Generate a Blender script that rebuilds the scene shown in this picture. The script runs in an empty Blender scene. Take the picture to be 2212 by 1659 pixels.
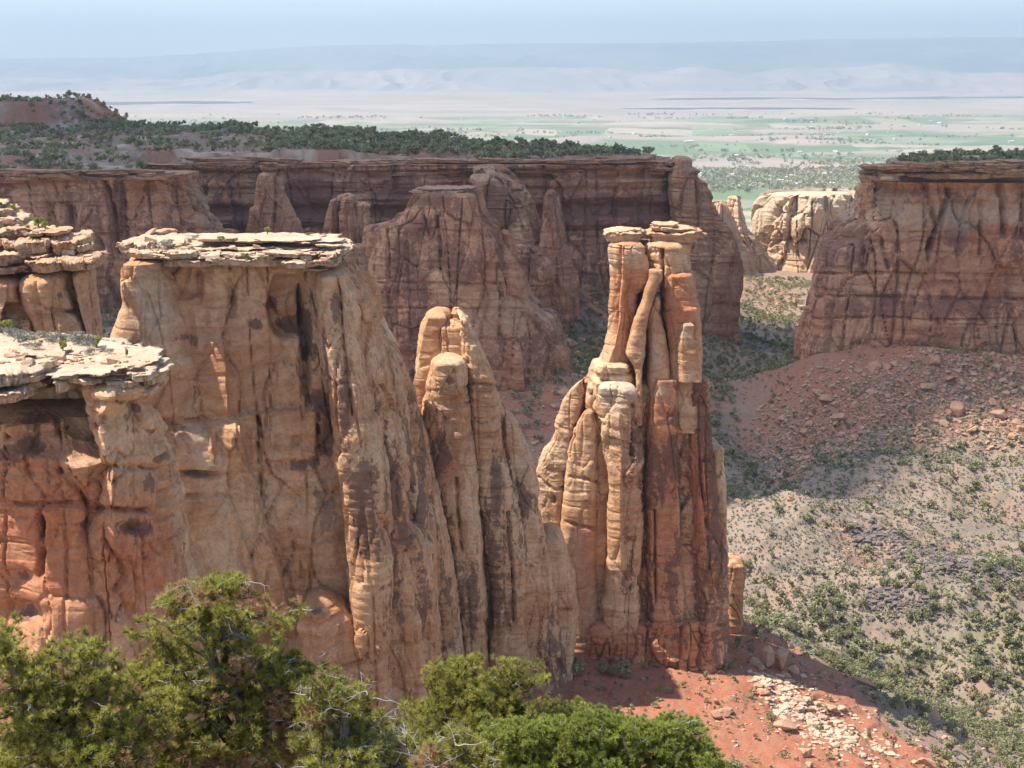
import bpy, math, random, time
import numpy as np
from mathutils import Vector
R = math.radians
T0 = time.time()
def log(*a): print('[%.1fs]' % (time.time() - T0), *a, flush=True)
scene = bpy.context.scene
COL = scene.collection

# ------------------------------------------------------------------ camera
PITCH = R(11.45); FPX = 3404.0; CU, CV = 1106.0, 829.5
cd = bpy.data.cameras.new('camera'); cam = bpy.data.objects.new('camera', cd); COL.objects.link(cam)
cam.location = (0, 0, 0); cam.rotation_euler = (R(90) - PITCH, 0, 0)
cd.sensor_width = 36; cd.lens = 18 / math.tan(R(18)); cd.clip_start = .5; cd.clip_end = 200000
scene.camera = cam

# ------------------------------------------------------------------ light
SUN_EL = R(61); SUN_DIR = Vector((-.99, -.085, 0)).normalized() * math.cos(SUN_EL) + Vector((0, 0, math.sin(SUN_EL)))
world = bpy.data.worlds.new('World'); scene.world = world; world.use_nodes = True
wn = world.node_tree; wn.nodes.clear()
wo = wn.nodes.new('ShaderNodeOutputWorld'); wb = wn.nodes.new('ShaderNodeBackground'); ws = wn.nodes.new('ShaderNodeTexSky')
ws.sky_type = 'NISHITA'; ws.sun_disc = False; ws.sun_elevation = SUN_EL
ws.sun_rotation = math.atan2(SUN_DIR.x, SUN_DIR.y); ws.altitude = 1700; ws.air_density = 1.0; ws.dust_density = 1.5; ws.ozone_density = 1.0
wb.inputs['Strength'].default_value = .12
wn.links.new(ws.outputs[0], wb.inputs[0]); wn.links.new(wb.outputs[0], wo.inputs[0])
sd = bpy.data.lights.new('sun', 'SUN'); sd.energy = 3.6; sd.angle = R(.53); sd.color = (1, .94, .83)
sun = bpy.data.objects.new('sun', sd); COL.objects.link(sun)
sun.rotation_euler = (-SUN_DIR).to_track_quat('-Z', 'Y').to_euler()
scene.view_settings.view_transform = 'Standard'; scene.view_settings.look = 'None'
scene.view_settings.exposure = 1.2; scene.view_settings.gamma = 1
scene.render.engine = 'CYCLES'
cy = scene.cycles
cy.use_denoising = True; cy.max_bounces = 6; cy.diffuse_bounces = 3; cy.glossy_bounces = 1; cy.transmission_bounces = 2
cy.volume_bounces = 1; cy.transparent_max_bounces = 4; cy.use_adaptive_sampling = True; cy.adaptive_threshold = .02
cy.sample_clamp_indirect = 4

# ------------------------------------------------------------------ picture <-> place
SP, CP = math.sin(PITCH), math.cos(PITCH)
def ray(u, v):
    cy_ = -(np.asarray(v, float) - CV) / FPX; d = CP + cy_ * SP
    return (np.asarray(u, float) - CU) / FPX / d, (-SP + cy_ * CP) / d
def P(u, v, Y):
    a, b = ray(u, v); return np.array([float(a * Y), float(Y), float(b * Y)])
def UV(x, y, z):
    dep = y * CP - z * SP; up = y * SP + z * CP
    return CU + FPX * x / dep, CV - FPX * up / dep
def zoomer(x0, y0, s):                      # crops I measured in -> full picture units
    return lambda pts: [tuple([(y0 + p[0] / s) * .9736] + [(x0 + q / s) * .9736 for q in p[1:]]) for p in pts]
Z1 = zoomer(0, 0, 1.947); Z2 = zoomer(1136, 0, 1.947); Z3 = zoomer(0, 426, 2.596); Z4 = zoomer(700, 300, 3.017)
Z5 = zoomer(1150, 450, 3.016); Z6 = zoomer(1150, 900, 2.765); Z7 = zoomer(1600, 300, 2.370); Z8 = zoomer(1420, 1000, 2.357)
Z10 = zoomer(240, 480, 3.191); Z11 = zoomer(300, 900, 2.765); Z12 = zoomer(850, 650, 1.844)
ZA = zoomer(0, 650, 4.424); ZB = zoomer(0, 1000, 4.148); ZC = zoomer(0, 400, 4.609); Z9 = zoomer(0, 1200, 2.765)
def sw(zf): return lambda pts: [(b, a) for a, b in zf([(q, p) for p, q in pts])]   # (x,y) lists -> (u,v)

# ------------------------------------------------------------------ noise
_G = np.random.RandomState(7).normal(size=(256, 3)); _G /= np.linalg.norm(_G, axis=1)[:, None]; _G = _G.astype(np.float32)
_PERM = np.random.RandomState(11).permutation(256).astype(np.int32)
def perlin(x, y, z, seed=0):
    x, y, z = np.broadcast_arrays(x, y, z)
    shp = x.shape; x = x.ravel() + seed * 17.37; y = y.ravel() + seed * 5.11; z = z.ravel() - seed * 9.73
    out = np.empty(x.size, np.float32); CH = 400000
    for s in range(0, x.size, CH):
        a, b, c = x[s:s+CH], y[s:s+CH], z[s:s+CH]
        ia, ib, ic = np.floor(a).astype(np.int64), np.floor(b).astype(np.int64), np.floor(c).astype(np.int64)
        fa, fb, fc = (a - ia).astype(np.float32), (b - ib).astype(np.float32), (c - ic).astype(np.float32)
        ua, ub, uc = [t * t * t * (t * (t * 6 - 15) + 10) for t in (fa, fb, fc)]
        r = 0
        for i in (0, 1):
            pa = _PERM[(ia + i) & 255]
            for j in (0, 1):
                pb = _PERM[(pa + ib + j) & 255]
                for k in (0, 1):
                    g = _G[_PERM[(pb + ic + k) & 255]]
                    d = g[:, 0] * (fa - i) + g[:, 1] * (fb - j) + g[:, 2] * (fc - k)
                    r = r + d * (ua if i else 1 - ua) * (ub if j else 1 - ub) * (uc if k else 1 - uc)
        out[s:s+CH] = r
    return out.reshape(shp) * 1.6
def fbm(x, y, z, o=4, seed=0, g=.5):
    r = 0; a = 1; f = 1
    for i in range(o):
        r = r + a * perlin(x * f, y * f, z * f, seed + i); a *= g; f *= 2.03
    return r
def cells(x, y, z, seed=0):
    """random value of the nearest jittered cell, and the distance to the border with the next one"""
    shp = x.shape; x, y, z = [np.ravel(q) + o for q, o in ((x, seed * 3.17), (y, seed * 1.91), (z, seed * 2.33))]
    val = np.empty(x.size, np.float32); edge = np.empty(x.size, np.float32); CH = 300000
    for s in range(0, x.size, CH):
        a, b, c = x[s:s+CH], y[s:s+CH], z[s:s+CH]; ia, ib, ic = [np.floor(q).astype(np.int64) for q in (a, b, c)]
        d1 = np.full(a.size, 9.); d2 = np.full(a.size, 9.); v = np.zeros(a.size)
        for i in (-1, 0, 1):
            for j in (-1, 0, 1):
                for k in (-1, 0, 1):
                    h = _PERM[(_PERM[(_PERM[(ia + i) & 255] + ib + j) & 255] + ic + k) & 255]
                    g = _G[h] * .45 + .5
                    d = np.hypot(np.hypot(ia + i + g[:, 0] - a, ib + j + g[:, 1] - b), ic + k + g[:, 2] - c)
                    m = d < d1; d2 = np.where(m, d1, np.minimum(d2, d)); v = np.where(m, h / 127.5 - 1, v); d1 = np.where(m, d, d1)
        val[s:s+CH] = v; edge[s:s+CH] = d2 - d1
    return val.reshape(shp), edge.reshape(shp)
def sstep(a, b, x): t = np.clip((x - a) / (b - a), 0, 1); return t * t * (3 - 2 * t)
rng = np.random.RandomState(3)

# ------------------------------------------------------------------ objects
def link(o, parent=None):
    COL.objects.link(o)
    if parent is not None: o.parent = parent
    return o
def tag(o, label=None, cat=None, group=None, kind=None):
    if label: o['label'] = label
    if cat: o['category'] = cat
    if group: o['group'] = group
    if kind: o['kind'] = kind
    return o
def empty(name, loc, label, cat, group=None):
    o = bpy.data.objects.new(name, None); link(o); o.location = tuple(float(q) for q in loc); o.empty_display_size = .5
    o['loc0'] = [float(q) for q in loc]; del o['loc0']
    return tag(o, label, cat, group)
def mesh(name, V, F, mat, smooth=True, attrs=None):
    """V (n,3); F list of int arrays (m,3) / (m,4)"""
    me = bpy.data.meshes.new(name); V = np.asarray(V, np.float32)
    F = [np.asarray(f, np.int32) for f in (F if isinstance(F, list) else [F]) if len(f)]
    me.vertices.add(len(V)); me.vertices.foreach_set('co', V.ravel())
    lt = np.concatenate([np.full(len(f), f.shape[1], np.int32) for f in F]); li = np.concatenate([f.ravel() for f in F])
    me.loops.add(len(li)); me.loops.foreach_set('vertex_index', li)
    me.polygons.add(len(lt)); me.polygons.foreach_set('loop_start', np.concatenate([[0], np.cumsum(lt)[:-1]]).astype(np.int32))
    me.polygons.foreach_set('use_smooth', np.full(len(lt), smooth, bool))
    for k, a in (attrs or {}).items():
        at = me.attributes.new(k, 'FLOAT', 'POINT'); at.data.foreach_set('value', np.asarray(a, np.float32).ravel())
    me.update(calc_edges=True); me.materials.append(mat)
    return me
def obj(name, me, parent=None, loc=None, recenter=True):
    """links a mesh built in world coordinates; its origin goes to its base (or to its parent's)"""
    n = len(me.vertices); co = np.empty(n * 3, np.float32); me.vertices.foreach_get('co', co); co = co.reshape(-1, 3)
    if parent is not None and loc is None:
        off = np.array(parent.location)
    elif loc is not None: off = np.array(loc, float)
    else: off = np.array([(co[:, 0].min() + co[:, 0].max()) / 2, (co[:, 1].min() + co[:, 1].max()) / 2, co[:, 2].min()])
    co = co - off.astype(np.float32); me.vertices.foreach_set('co', co.ravel()); me.update()
    o = bpy.data.objects.new(name, me); link(o, parent)
    if parent is None: o.location = tuple(float(q) for q in off)
    return o

# ------------------------------------------------------------------ materials
class NT:
    def __init__(s, name, bump=None):
        s.m = bpy.data.materials.new(name); s.m.use_nodes = True; s.t = s.m.node_tree; s.t.nodes.clear()
        s.out = s.n('ShaderNodeOutputMaterial')
    def n(s, t, **k):
        q = s.t.nodes.new(t)
        for a, b in k.items():
            if a.startswith('i_'): q.inputs[int(a[2:]) if a[2:].isdigit() else a[2:]].default_value = b
            else: setattr(q, a, b)
        return q
    def l(s, a, b): s.t.links.new(a, b); return s
    def pos(s): return s.n('ShaderNodeNewGeometry').outputs['Position']
    def scale(s, vec, x, y, z):
        q = s.n('ShaderNodeVectorMath', operation='MULTIPLY'); s.l(vec, q.inputs[0]); q.inputs[1].default_value = (x, y, z); return q.outputs[0]
    def addv(s, a, b, k=1.0):
        m = s.n('ShaderNodeVectorMath', operation='SCALE'); s.l(b, m.inputs[0]); m.inputs['Scale'].default_value = k
        q = s.n('ShaderNodeVectorMath', operation='ADD'); s.l(a, q.inputs[0]); s.l(m.outputs[0], q.inputs[1]); return q.outputs[0]
    def noise(s, vec, sc, det=4, rough=.55, col=False, dist=0):
        q = s.n('ShaderNodeTexNoise'); s.l(vec, q.inputs['Vector']); q.inputs['Scale'].default_value = sc
        q.inputs['Detail'].default_value = det; q.inputs['Roughness'].default_value = rough; q.inputs['Distortion'].default_value = dist
        return q.outputs[1 if col else 0]
    def ramp(s, f, *st, interp='LINEAR'):
        q = s.n('ShaderNodeValToRGB'); s.l(f, q.inputs[0]); e = q.color_ramp.elements; q.color_ramp.interpolation = interp
        while len(e) < len(st): e.new(.5)
        for el, (p, c) in zip(e, st):
            el.position = p; el.color = (c, c, c, 1) if np.isscalar(c) else (*c, 1)
        return q.outputs[0]
    def mix(s, f, a, b, mode='MIX'):
        q = s.n('ShaderNodeMix', data_type='RGBA', blend_type=mode, clamp_factor=True)
        for v, i in ((f, 0), (a, 6), (b, 7)):
            if hasattr(v, 'is_linked') or hasattr(v, 'links'): s.l(v, q.inputs[i])
            else: q.inputs[i].default_value = v if np.isscalar(v) else (*v, 1)
        return q.outputs[2]
    def math(s, op, a, b=None, c=None):
        q = s.n('ShaderNodeMath', operation=op)
        for i, v in enumerate((a, b, c)):
            if v is None: continue
            if np.isscalar(v): q.inputs[i].default_value = v
            else: s.l(v, q.inputs[i])
        return q.outputs[0]
    def attr(s, name): return s.n('ShaderNodeAttribute', attribute_name=name).outputs['Fac']
    def bsdf(s, col, rough=.95, bump=None, bd=.3, bs=.6, spec=.15):
        b = s.n('ShaderNodeBsdfPrincipled'); b.inputs['Roughness'].default_value = rough; b.inputs['Specular IOR Level'].default_value = spec
        if hasattr(col, 'links'): s.l(col, b.inputs['Base Color'])
        else: b.inputs['Base Color'].default_value = (*col, 1)
        if bump is not None:
            q = s.n('ShaderNodeBump'); q.inputs['Distance'].default_value = bd; q.inputs['Strength'].default_value = bs
            s.l(bump, q.inputs['Height']); s.l(q.outputs[0], b.inputs['Normal'])
        s.l(b.outputs[0], s.out.inputs[0]); return b

def rock_mat(name, tan, orange, varnish, pale, red, k=1.0, strata=.35, bd=.5, vth=.5):
    """sandstone; k = size of the patterns (bigger = larger)"""
    t = NT(name); p = t.pos()
    wv = t.noise(p, .12 / k, 3, .5, col=True); pw = t.addv(p, wv, 5 * k)
    big = t.noise(pw, .05 / k, 5, .6)
    c = t.mix(t.ramp(big, (.43, 0), (.57, 1)), tan, orange)
    # bedding: thin horizontal bands, slightly tilted and warped
    bands = t.noise(t.scale(pw, .03 / k, .03 / k, .55 / k), 1.0, 5, .65)
    c = t.mix(t.math('MULTIPLY', t.ramp(bands, (.42, 0), (.62, 1)), strata), c, tuple(q * 1.25 for q in tan))
    c = t.mix(t.math('MULTIPLY', t.ramp(bands, (.30, 1), (.44, 0)), strata * 1.6), c, tuple(q * .62 for q in orange))
    # streaks that run down the face
    st = t.noise(t.scale(pw, .5 / k, .5 / k, .035 / k), 1.0, 5, .6)
    c = t.mix(t.math('MULTIPLY', t.ramp(st, (.54, 0), (.60, 1)), .45), c, tuple(q * .74 for q in orange))
    # red and pale zones
    rz = t.attr('red'); pz = t.attr('pale')
    brk = t.noise(pw, .35 / k, 5, .65)
    c = t.mix(t.math('MULTIPLY', rz, t.ramp(brk, (.25, .55), (.6, 1))), c, red)
    # desert varnish: dark patches with ragged edges
    vn1 = t.noise(t.scale(pw, .22 / k, .22 / k, .038 / k), 1.0, 9, .70)
    vn2 = t.noise(pw, .9 / k, 5, .7)
    vsum = t.math('ADD', t.math('MULTIPLY', vn1, .72), t.math('MULTIPLY', vn2, .28))
    va = t.attr('var')
    vf = t.math('ADD', vsum, t.math('MULTIPLY', va, .19))
    vm = t.ramp(t.math('SUBTRACT', vf, vth - .5), (.572, 0), (.588, .8), (.68, .97))
    vc = t.mix(vn2, varnish, tuple(q * 1.5 for q in varnish))
    c = t.mix(t.math('MULTIPLY', vm, .82), c, vc)
    c = t.mix(t.math('MULTIPLY', pz, t.ramp(brk, (.3, .6), (.55, 1))), c, pale)
    # grain, pits
    gr = t.noise(p, 1.6 / k, 6, .75)
    c = t.mix(1.0, c, t.ramp(gr, (.28, .68), (.48, 1.0), (.75, 1.16)), 'MULTIPLY')
    lam = t.noise(t.scale(t.addv(p, wv, 8 * k), .12 / k, .12 / k, 2.4 / k), 1.0, 5, .7)
    fine = t.noise(t.scale(pw, 1, 1, 1.2), .7 / k, 6, .75)
    c = t.mix(1.0, c, t.ramp(fine, (.36, .82), (.5, 1.0), (.64, 1.12)), 'MULTIPLY')
    blk = t.n('ShaderNodeTexVoronoi', feature='DISTANCE_TO_EDGE'); t.l(t.scale(pw, .35 / k, .35 / k, .12 / k), blk.inputs['Vector'])
    crk = t.ramp(blk.outputs[0], (0, 0), (.05, 1))
    h = t.math('ADD', t.math('MULTIPLY', gr, 1.0), t.math('MULTIPLY', lam, .55))
    h = t.math('ADD', h, t.math('MULTIPLY', vm, -.08)); h = t.math('ADD', h, t.math('MULTIPLY', crk, .10))
    t.bsdf(c, .95, h, bd * k, .6)
    return t.m

M = {}
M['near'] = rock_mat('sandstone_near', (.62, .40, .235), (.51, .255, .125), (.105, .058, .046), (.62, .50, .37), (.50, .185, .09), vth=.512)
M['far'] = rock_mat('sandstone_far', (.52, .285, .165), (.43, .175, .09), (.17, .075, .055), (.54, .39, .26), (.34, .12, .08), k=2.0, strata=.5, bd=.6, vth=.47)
M['pale_far'] = rock_mat('sandstone_pale', (.60, .41, .255), (.54, .32, .19), (.30, .17, .12), (.66, .52, .36), (.5, .25, .16), k=2.2, strata=.4, bd=.7, vth=.6)
M['cap'] = rock_mat('caprock', (.56, .39, .26), (.47, .27, .16), (.2, .12, .09), (.60, .47, .345), (.45, .2, .12), k=.6, strata=.5, bd=.5, vth=.6)
# ------------------------------------------------------------------ rock builders
SMOOTH = False
def smooth_rows(rows, Y, n):
    r = np.array(sorted(rows), float); v = r[:, 0]
    xl, zz = ray(r[:, 1], v); xr, _ = ray(r[:, 2], v)
    z = zz * Y; xl = xl * Y; xr = xr * Y
    o = np.argsort(z); zs = np.linspace(z.max(), z.min(), n)
    a = np.interp(zs, z[o], xl[o]); b = np.interp(zs, z[o], xr[o])
    k = max(1, int(1.2 / max(.05, (zs[0] - zs[-1]) / n)))
    if k > 1:
        ker = np.hanning(2 * k + 3); ker /= ker.sum(); m = len(ker) // 2
        a = np.convolve(np.pad(a, m, 'edge'), ker, 'valid'); b = np.convolve(np.pad(b, m, 'edge'), ker, 'valid')
    return zs, (a + b) / 2, (b - a) / 2
def seg_dist(u, v, pts):
    d = np.full(u.shape, 1e9)
    for (a, b), (c, e) in zip(pts[:-1], pts[1:]):
        L = (c - a) ** 2 + (e - b) ** 2 + 1e-9
        t = np.clip(((u - a) * (c - a) + (v - b) * (e - b)) / L, 0, 1)
        d = np.minimum(d, np.hypot(u - a - t * (c - a), v - b - t * (e - b)))
    return d
def loft(name, rows, Y, ry=6., p=2.6, yaw=0., batter=0., widen=0., top_r=1.5, down=10., step=.4, mat=None, parent=None, seed=0,
         A=(1., .6, .35, .25), feats=(), var=.0, red=None, pale=None, k=1.0, Yslope=0., ledges=(), poly=None, vspots=(), pspots=(), rspots=(), obj_=True, topz=0.):
    """A closed pillar or wall: rows of (v, uL, uR) give its outline at distance Y; ry its half depth; batter widens it downward.
    A = (broad, joints, bedding, rough) in metres."""
    rows = list(rows); last = max(rows)
    if poly is None: poly = 4 + seed % 3 if p < 3.1 else 0
    zb_r = ray(0, last[0])[1] * Y
    # go on below the last row
    nrow = max(3, int((ray(0, min(rows)[0])[1] * Y - zb_r) / step))
    zs, cx, hw = smooth_rows(rows, Y, nrow)
    nd = max(2, int(down / step / 2)); ez = zb_r - np.linspace(step, down, nd)
    zs = np.concatenate([zs, ez]); cx = np.concatenate([cx, np.full(nd, cx[-1])]); hw = np.concatenate([hw, np.full(nd, hw[-1])])
    zt = zs[0]; d = zt - zs; hw = hw + widen * np.clip(d / 4, 0, 1)
    RY = (ry if np.isscalar(ry) else np.interp(d, [q[0] for q in ry], [q[1] for q in ry])) + batter * d
    f = np.sqrt(np.clip(1 - (1 - np.clip(d / max(top_r, .01), 0, 1)) ** 2, 0, 1)); f = np.maximum(f, .02)
    rx0, ry0 = max(hw.mean(), .3), float(np.mean(RY))
    th = np.linspace(0, 2 * np.pi, 4000, endpoint=False)
    ex = np.sign(np.cos(th)) * np.abs(np.cos(th)) ** (2 / p); ey = np.sign(np.sin(th)) * np.abs(np.sin(th)) ** (2 / p)
    ds = np.hypot(np.diff(np.append(ex, ex[0])) * rx0, np.diff(np.append(ey, ey[0])) * ry0)
    wgt = ds * np.where(ey > .35, .35, 1.0); cs = np.concatenate([[0], np.cumsum(wgt)])
    na = int(np.clip(cs[-1] / step, 12, 1400)); q = np.linspace(0, cs[-1], na, endpoint=False)
    thq = np.interp(q, cs, np.append(th, 2 * np.pi))
    ex = np.sign(np.cos(thq)) * np.abs(np.cos(thq)) ** (2 / p); ey = np.sign(np.sin(thq)) * np.abs(np.sin(thq)) ** (2 / p)
    c_, s_ = math.cos(yaw), math.sin(yaw); qq = p / (p - 1)
    hwx = np.maximum((np.maximum(hw ** qq - (RY * abs(s_)) ** qq, 0)) ** (1 / qq) / c_, hw * .35)
    EX = np.repeat(ex[None], len(zs), 0); EY = np.repeat(ey[None], len(zs), 0)
    if poly:                                                  # flat faces that meet in edges, drifting slowly with height
        rs = np.random.RandomState(seed * 7 + 1); m_ = poly; ang0 = (np.arange(m_) + rs.uniform(-.28, .28, m_)) * 2 * np.pi / m_ + rs.uniform(0, 6)
        hh = rs.uniform(.78, 1.0, m_); r = np.full((len(zs), na), 9.)
        for i_ in range(m_):
            h_ = hh[i_] + .13 * perlin(zs / (11 * k), 0 * zs + i_ * 3.3, 0 * zs, seed + 50 + i_)
            a_ = ang0[i_] + .22 * perlin(zs / (17 * k), 0 * zs + i_ * 5.1, 0 * zs, seed + 70)
            cc = np.cos(thq[None] - a_[:, None]); r = np.minimum(r, np.where(cc > .08, h_[:, None] / np.maximum(cc, .08), 9))
        r = np.minimum(r, 1.35); PX, PY = r * np.cos(thq), r * np.sin(thq)
        nrm = lambda q: (q - (q.max(1) + q.min(1))[:, None] / 2) / ((q.max(1) - q.min(1))[:, None] / 2)
        EX = .06 * EX + .94 * nrm(PX); EY = .06 * EY + .94 * nrm(PY)
    lx = EX * (hwx * f)[:, None]; ly = EY * (RY * f)[:, None]
    nx = np.sign(ex) * np.abs(ex) ** (p - 1) / rx0; ny = np.sign(ey) * np.abs(ey) ** (p - 1) / ry0
    nn = np.hypot(nx, ny) + 1e-9; nx /= nn; ny /= nn
    X = cx[:, None] + lx * c_ - ly * s_; YY = Y + Yslope * d[:, None] + lx * s_ + ly * c_
    NX = nx * c_ - ny * s_; NY = nx * s_ + ny * c_
    Z = np.repeat(zs[:, None], na, 1)
    e = seed * 1.0
    n1 = fbm(X / (14 * k), YY / (14 * k), Z / (22 * k), 3, seed)
    jn = perlin(X / (5.5 * k), YY / (5.5 * k), Z / (55 * k), seed + 5)
    jn2 = perlin(X / (2.4 * k), YY / (2.4 * k), Z / (26 * k), seed + 6)
    bd = perlin(X / (60 * k), YY / (60 * k), Z / (4.5 * k) , seed + 8)
    bd2 = perlin(X / (20 * k), YY / (20 * k), Z / (1.5 * k), seed + 9)
    rg = fbm(X / (2.5 * k), YY / (2.5 * k), Z / (2.0 * k), 4, seed + 12, .55)
    wz = 2.2 * perlin(X / (9 * k), YY / (9 * k), Z / (9 * k), seed + 14)
    cv, ce = cells((X + wz) / (6.5 * k), (YY + wz) / (6.5 * k), (Z + wz) / (15 * k), seed)
    cv2, ce2 = cells((X + wz) / (2.6 * k), (YY + wz) / (2.6 * k), (Z + .6 * wz) / (5.2 * k), seed + 3)
    zbr0 = sstep(-.1, .25, perlin(X / (16 * k), YY / (16 * k), Z / (20 * k), seed + 17))
    disp = A[0] * n1 + A[1] * (.45 * np.abs(jn) - 1.0 * np.exp(-(jn / .03) ** 2) + 1.1 * cv + .35 * cv2 * (zbr0) - .6 * np.exp(-(ce / .05) ** 2))
    zbr = sstep(-.25, .1, perlin(X / (18 * k), YY / (18 * k), Z / (30 * k), seed + 15))
    disp += A[2] * (-.9 * np.exp(-(bd / .05) ** 2) * zbr + .3 * sstep(-.1, .1, bd2) - .4 * np.exp(-(bd2 / .07) ** 2) * zbr) + A[3] * rg * (.16 + .42 * zbr0)
    for (zl, off) in ledges:                                  # (metres below the top, how far it sticks out)
        disp += off * np.exp(-((d[:, None] - zl - .5 * n1) / (1.2 * k)) ** 4)
    Ud, Vd = UV(X, YY, Z); front = (NY < .25)[None] * 1.0; mpp = Y / FPX
    vv = np.zeros_like(X) + var; rr = np.zeros_like(X); pp = np.zeros_like(X)
    for ft in feats:
        kd = ft[0]
        if kd == 'crack':
            _, pts, w, dp = ft[:4]; us = [a[0] for a in pts]; vs = [a[1] for a in pts]; m = w / mpp * 3
            msk = (Ud > min(us) - m) & (Ud < max(us) + m) & (Vd > min(vs) - m) & (Vd < max(vs) + m)
            if msk.any():
                wob = 1.2 * perlin(Ud[msk] / 25, Vd[msk] / 25, 0 * Ud[msk], seed + 31) * w / mpp * .6
                dd = np.abs(seg_dist(Ud[msk], Vd[msk], pts) + 0) * mpp
                tmp = np.zeros_like(X); tmp[msk] = -dp * np.exp(-(dd / w) ** 2) * (1 + .3 * np.sign(wob)); disp += tmp * front
        elif kd == 'dent':
            _, u, v, ru, rv, dp = ft[:6]; pw = ft[6] if len(ft) > 6 else 2
            rr_ = ((np.abs(Ud - u) / ru) ** pw + (np.abs(Vd - v) / rv) ** pw); wv = 1 + .25 * perlin(Ud / 30, Vd / 30, 0 * Ud, seed + 40)
            disp += (-dp * np.exp(-(rr_ * wv) ** 1.5) if pw < 2.9 else -dp / (1 + np.exp(np.clip((rr_ * wv - 1) * 9, -40, 40)))) * front
        elif kd == 'step':                                    # pts (u,v) down the edge; side -1: left part stands out
            _, pts, off, fade, side = ft; us = np.array([a[0] for a in pts]); vs = np.array([a[1] for a in pts]); o = np.argsort(vs)
            ub = np.interp(Vd, vs[o], us[o]); s = (ub - Ud) * (1 if side < 0 else -1)
            inr = sstep(vs.min() - 12, vs.min() + 5, Vd) * (1 - sstep(vs.max() - 5, vs.max() + 12, Vd))
            disp += off * sstep(-3, 3, s) * np.exp(-np.clip(s, 0, None) / fade) * inr * front
        elif kd == 'hstep':                                   # everything below the line stands out
            _, pts, off, fade = ft; us = np.array([a[0] for a in pts]); vs = np.array([a[1] for a in pts]); o = np.argsort(us)
            vb = np.interp(Ud, us[o], vs[o]); s = Vd - vb; inr = sstep(us.min() - 8, us.min() + 8, Ud) * (1 - sstep(us.max() - 8, us.max() + 8, Ud))
            disp += off * sstep(-3, 3, s) * np.exp(-np.clip(s, 0, None) / fade) * inr * front
    def spots(arr, lst):
        for (u, v, ru, rv, a) in lst:
            arr += a * np.exp(-((np.abs(Ud - u) / ru) ** 2 + (np.abs(Vd - v) / rv) ** 2) ** 1.5)
    spots(vv, vspots); spots(pp, pspots); spots(rr, rspots)
    if red: rr += red(d[:, None] + 0 * X, n1)
    if pale: pp += pale(d[:, None] + 0 * X, n1)
    g = np.clip(f[:, None] * 1.2, 0, 1)
    X = X + NX * disp * g; YY = YY + NY * disp * g
    Z = Z + (topz + .25 * A[3] * rg) * (1 - np.clip(d[:, None] / 2, 0, 1))
    nz = len(zs); V = np.stack([X, YY, Z], -1).reshape(-1, 3)
    i = np.arange(nz - 1)[:, None] * na; j = np.arange(na)[None]; j2 = (j + 1) % na
    F = np.stack([i + j, i + na + j, i + na + j2, i + j2], -1).reshape(-1, 4)
    V = np.vstack([V, [cx[0], Y, zt + topz]]); c = len(V) - 1
    Tt = np.stack([np.full(na, c), np.arange(na), (np.arange(na) + 1) % na], -1)
    ap = lambda a: np.append(np.clip(a, -1, 1).ravel(), 0)
    me = mesh(name, V, [F, Tt], mat or M['near'], SMOOTH, dict(var=ap(vv), red=ap(rr), pale=ap(pp)))
    return obj(name, me, parent) if obj_ else me

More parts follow.
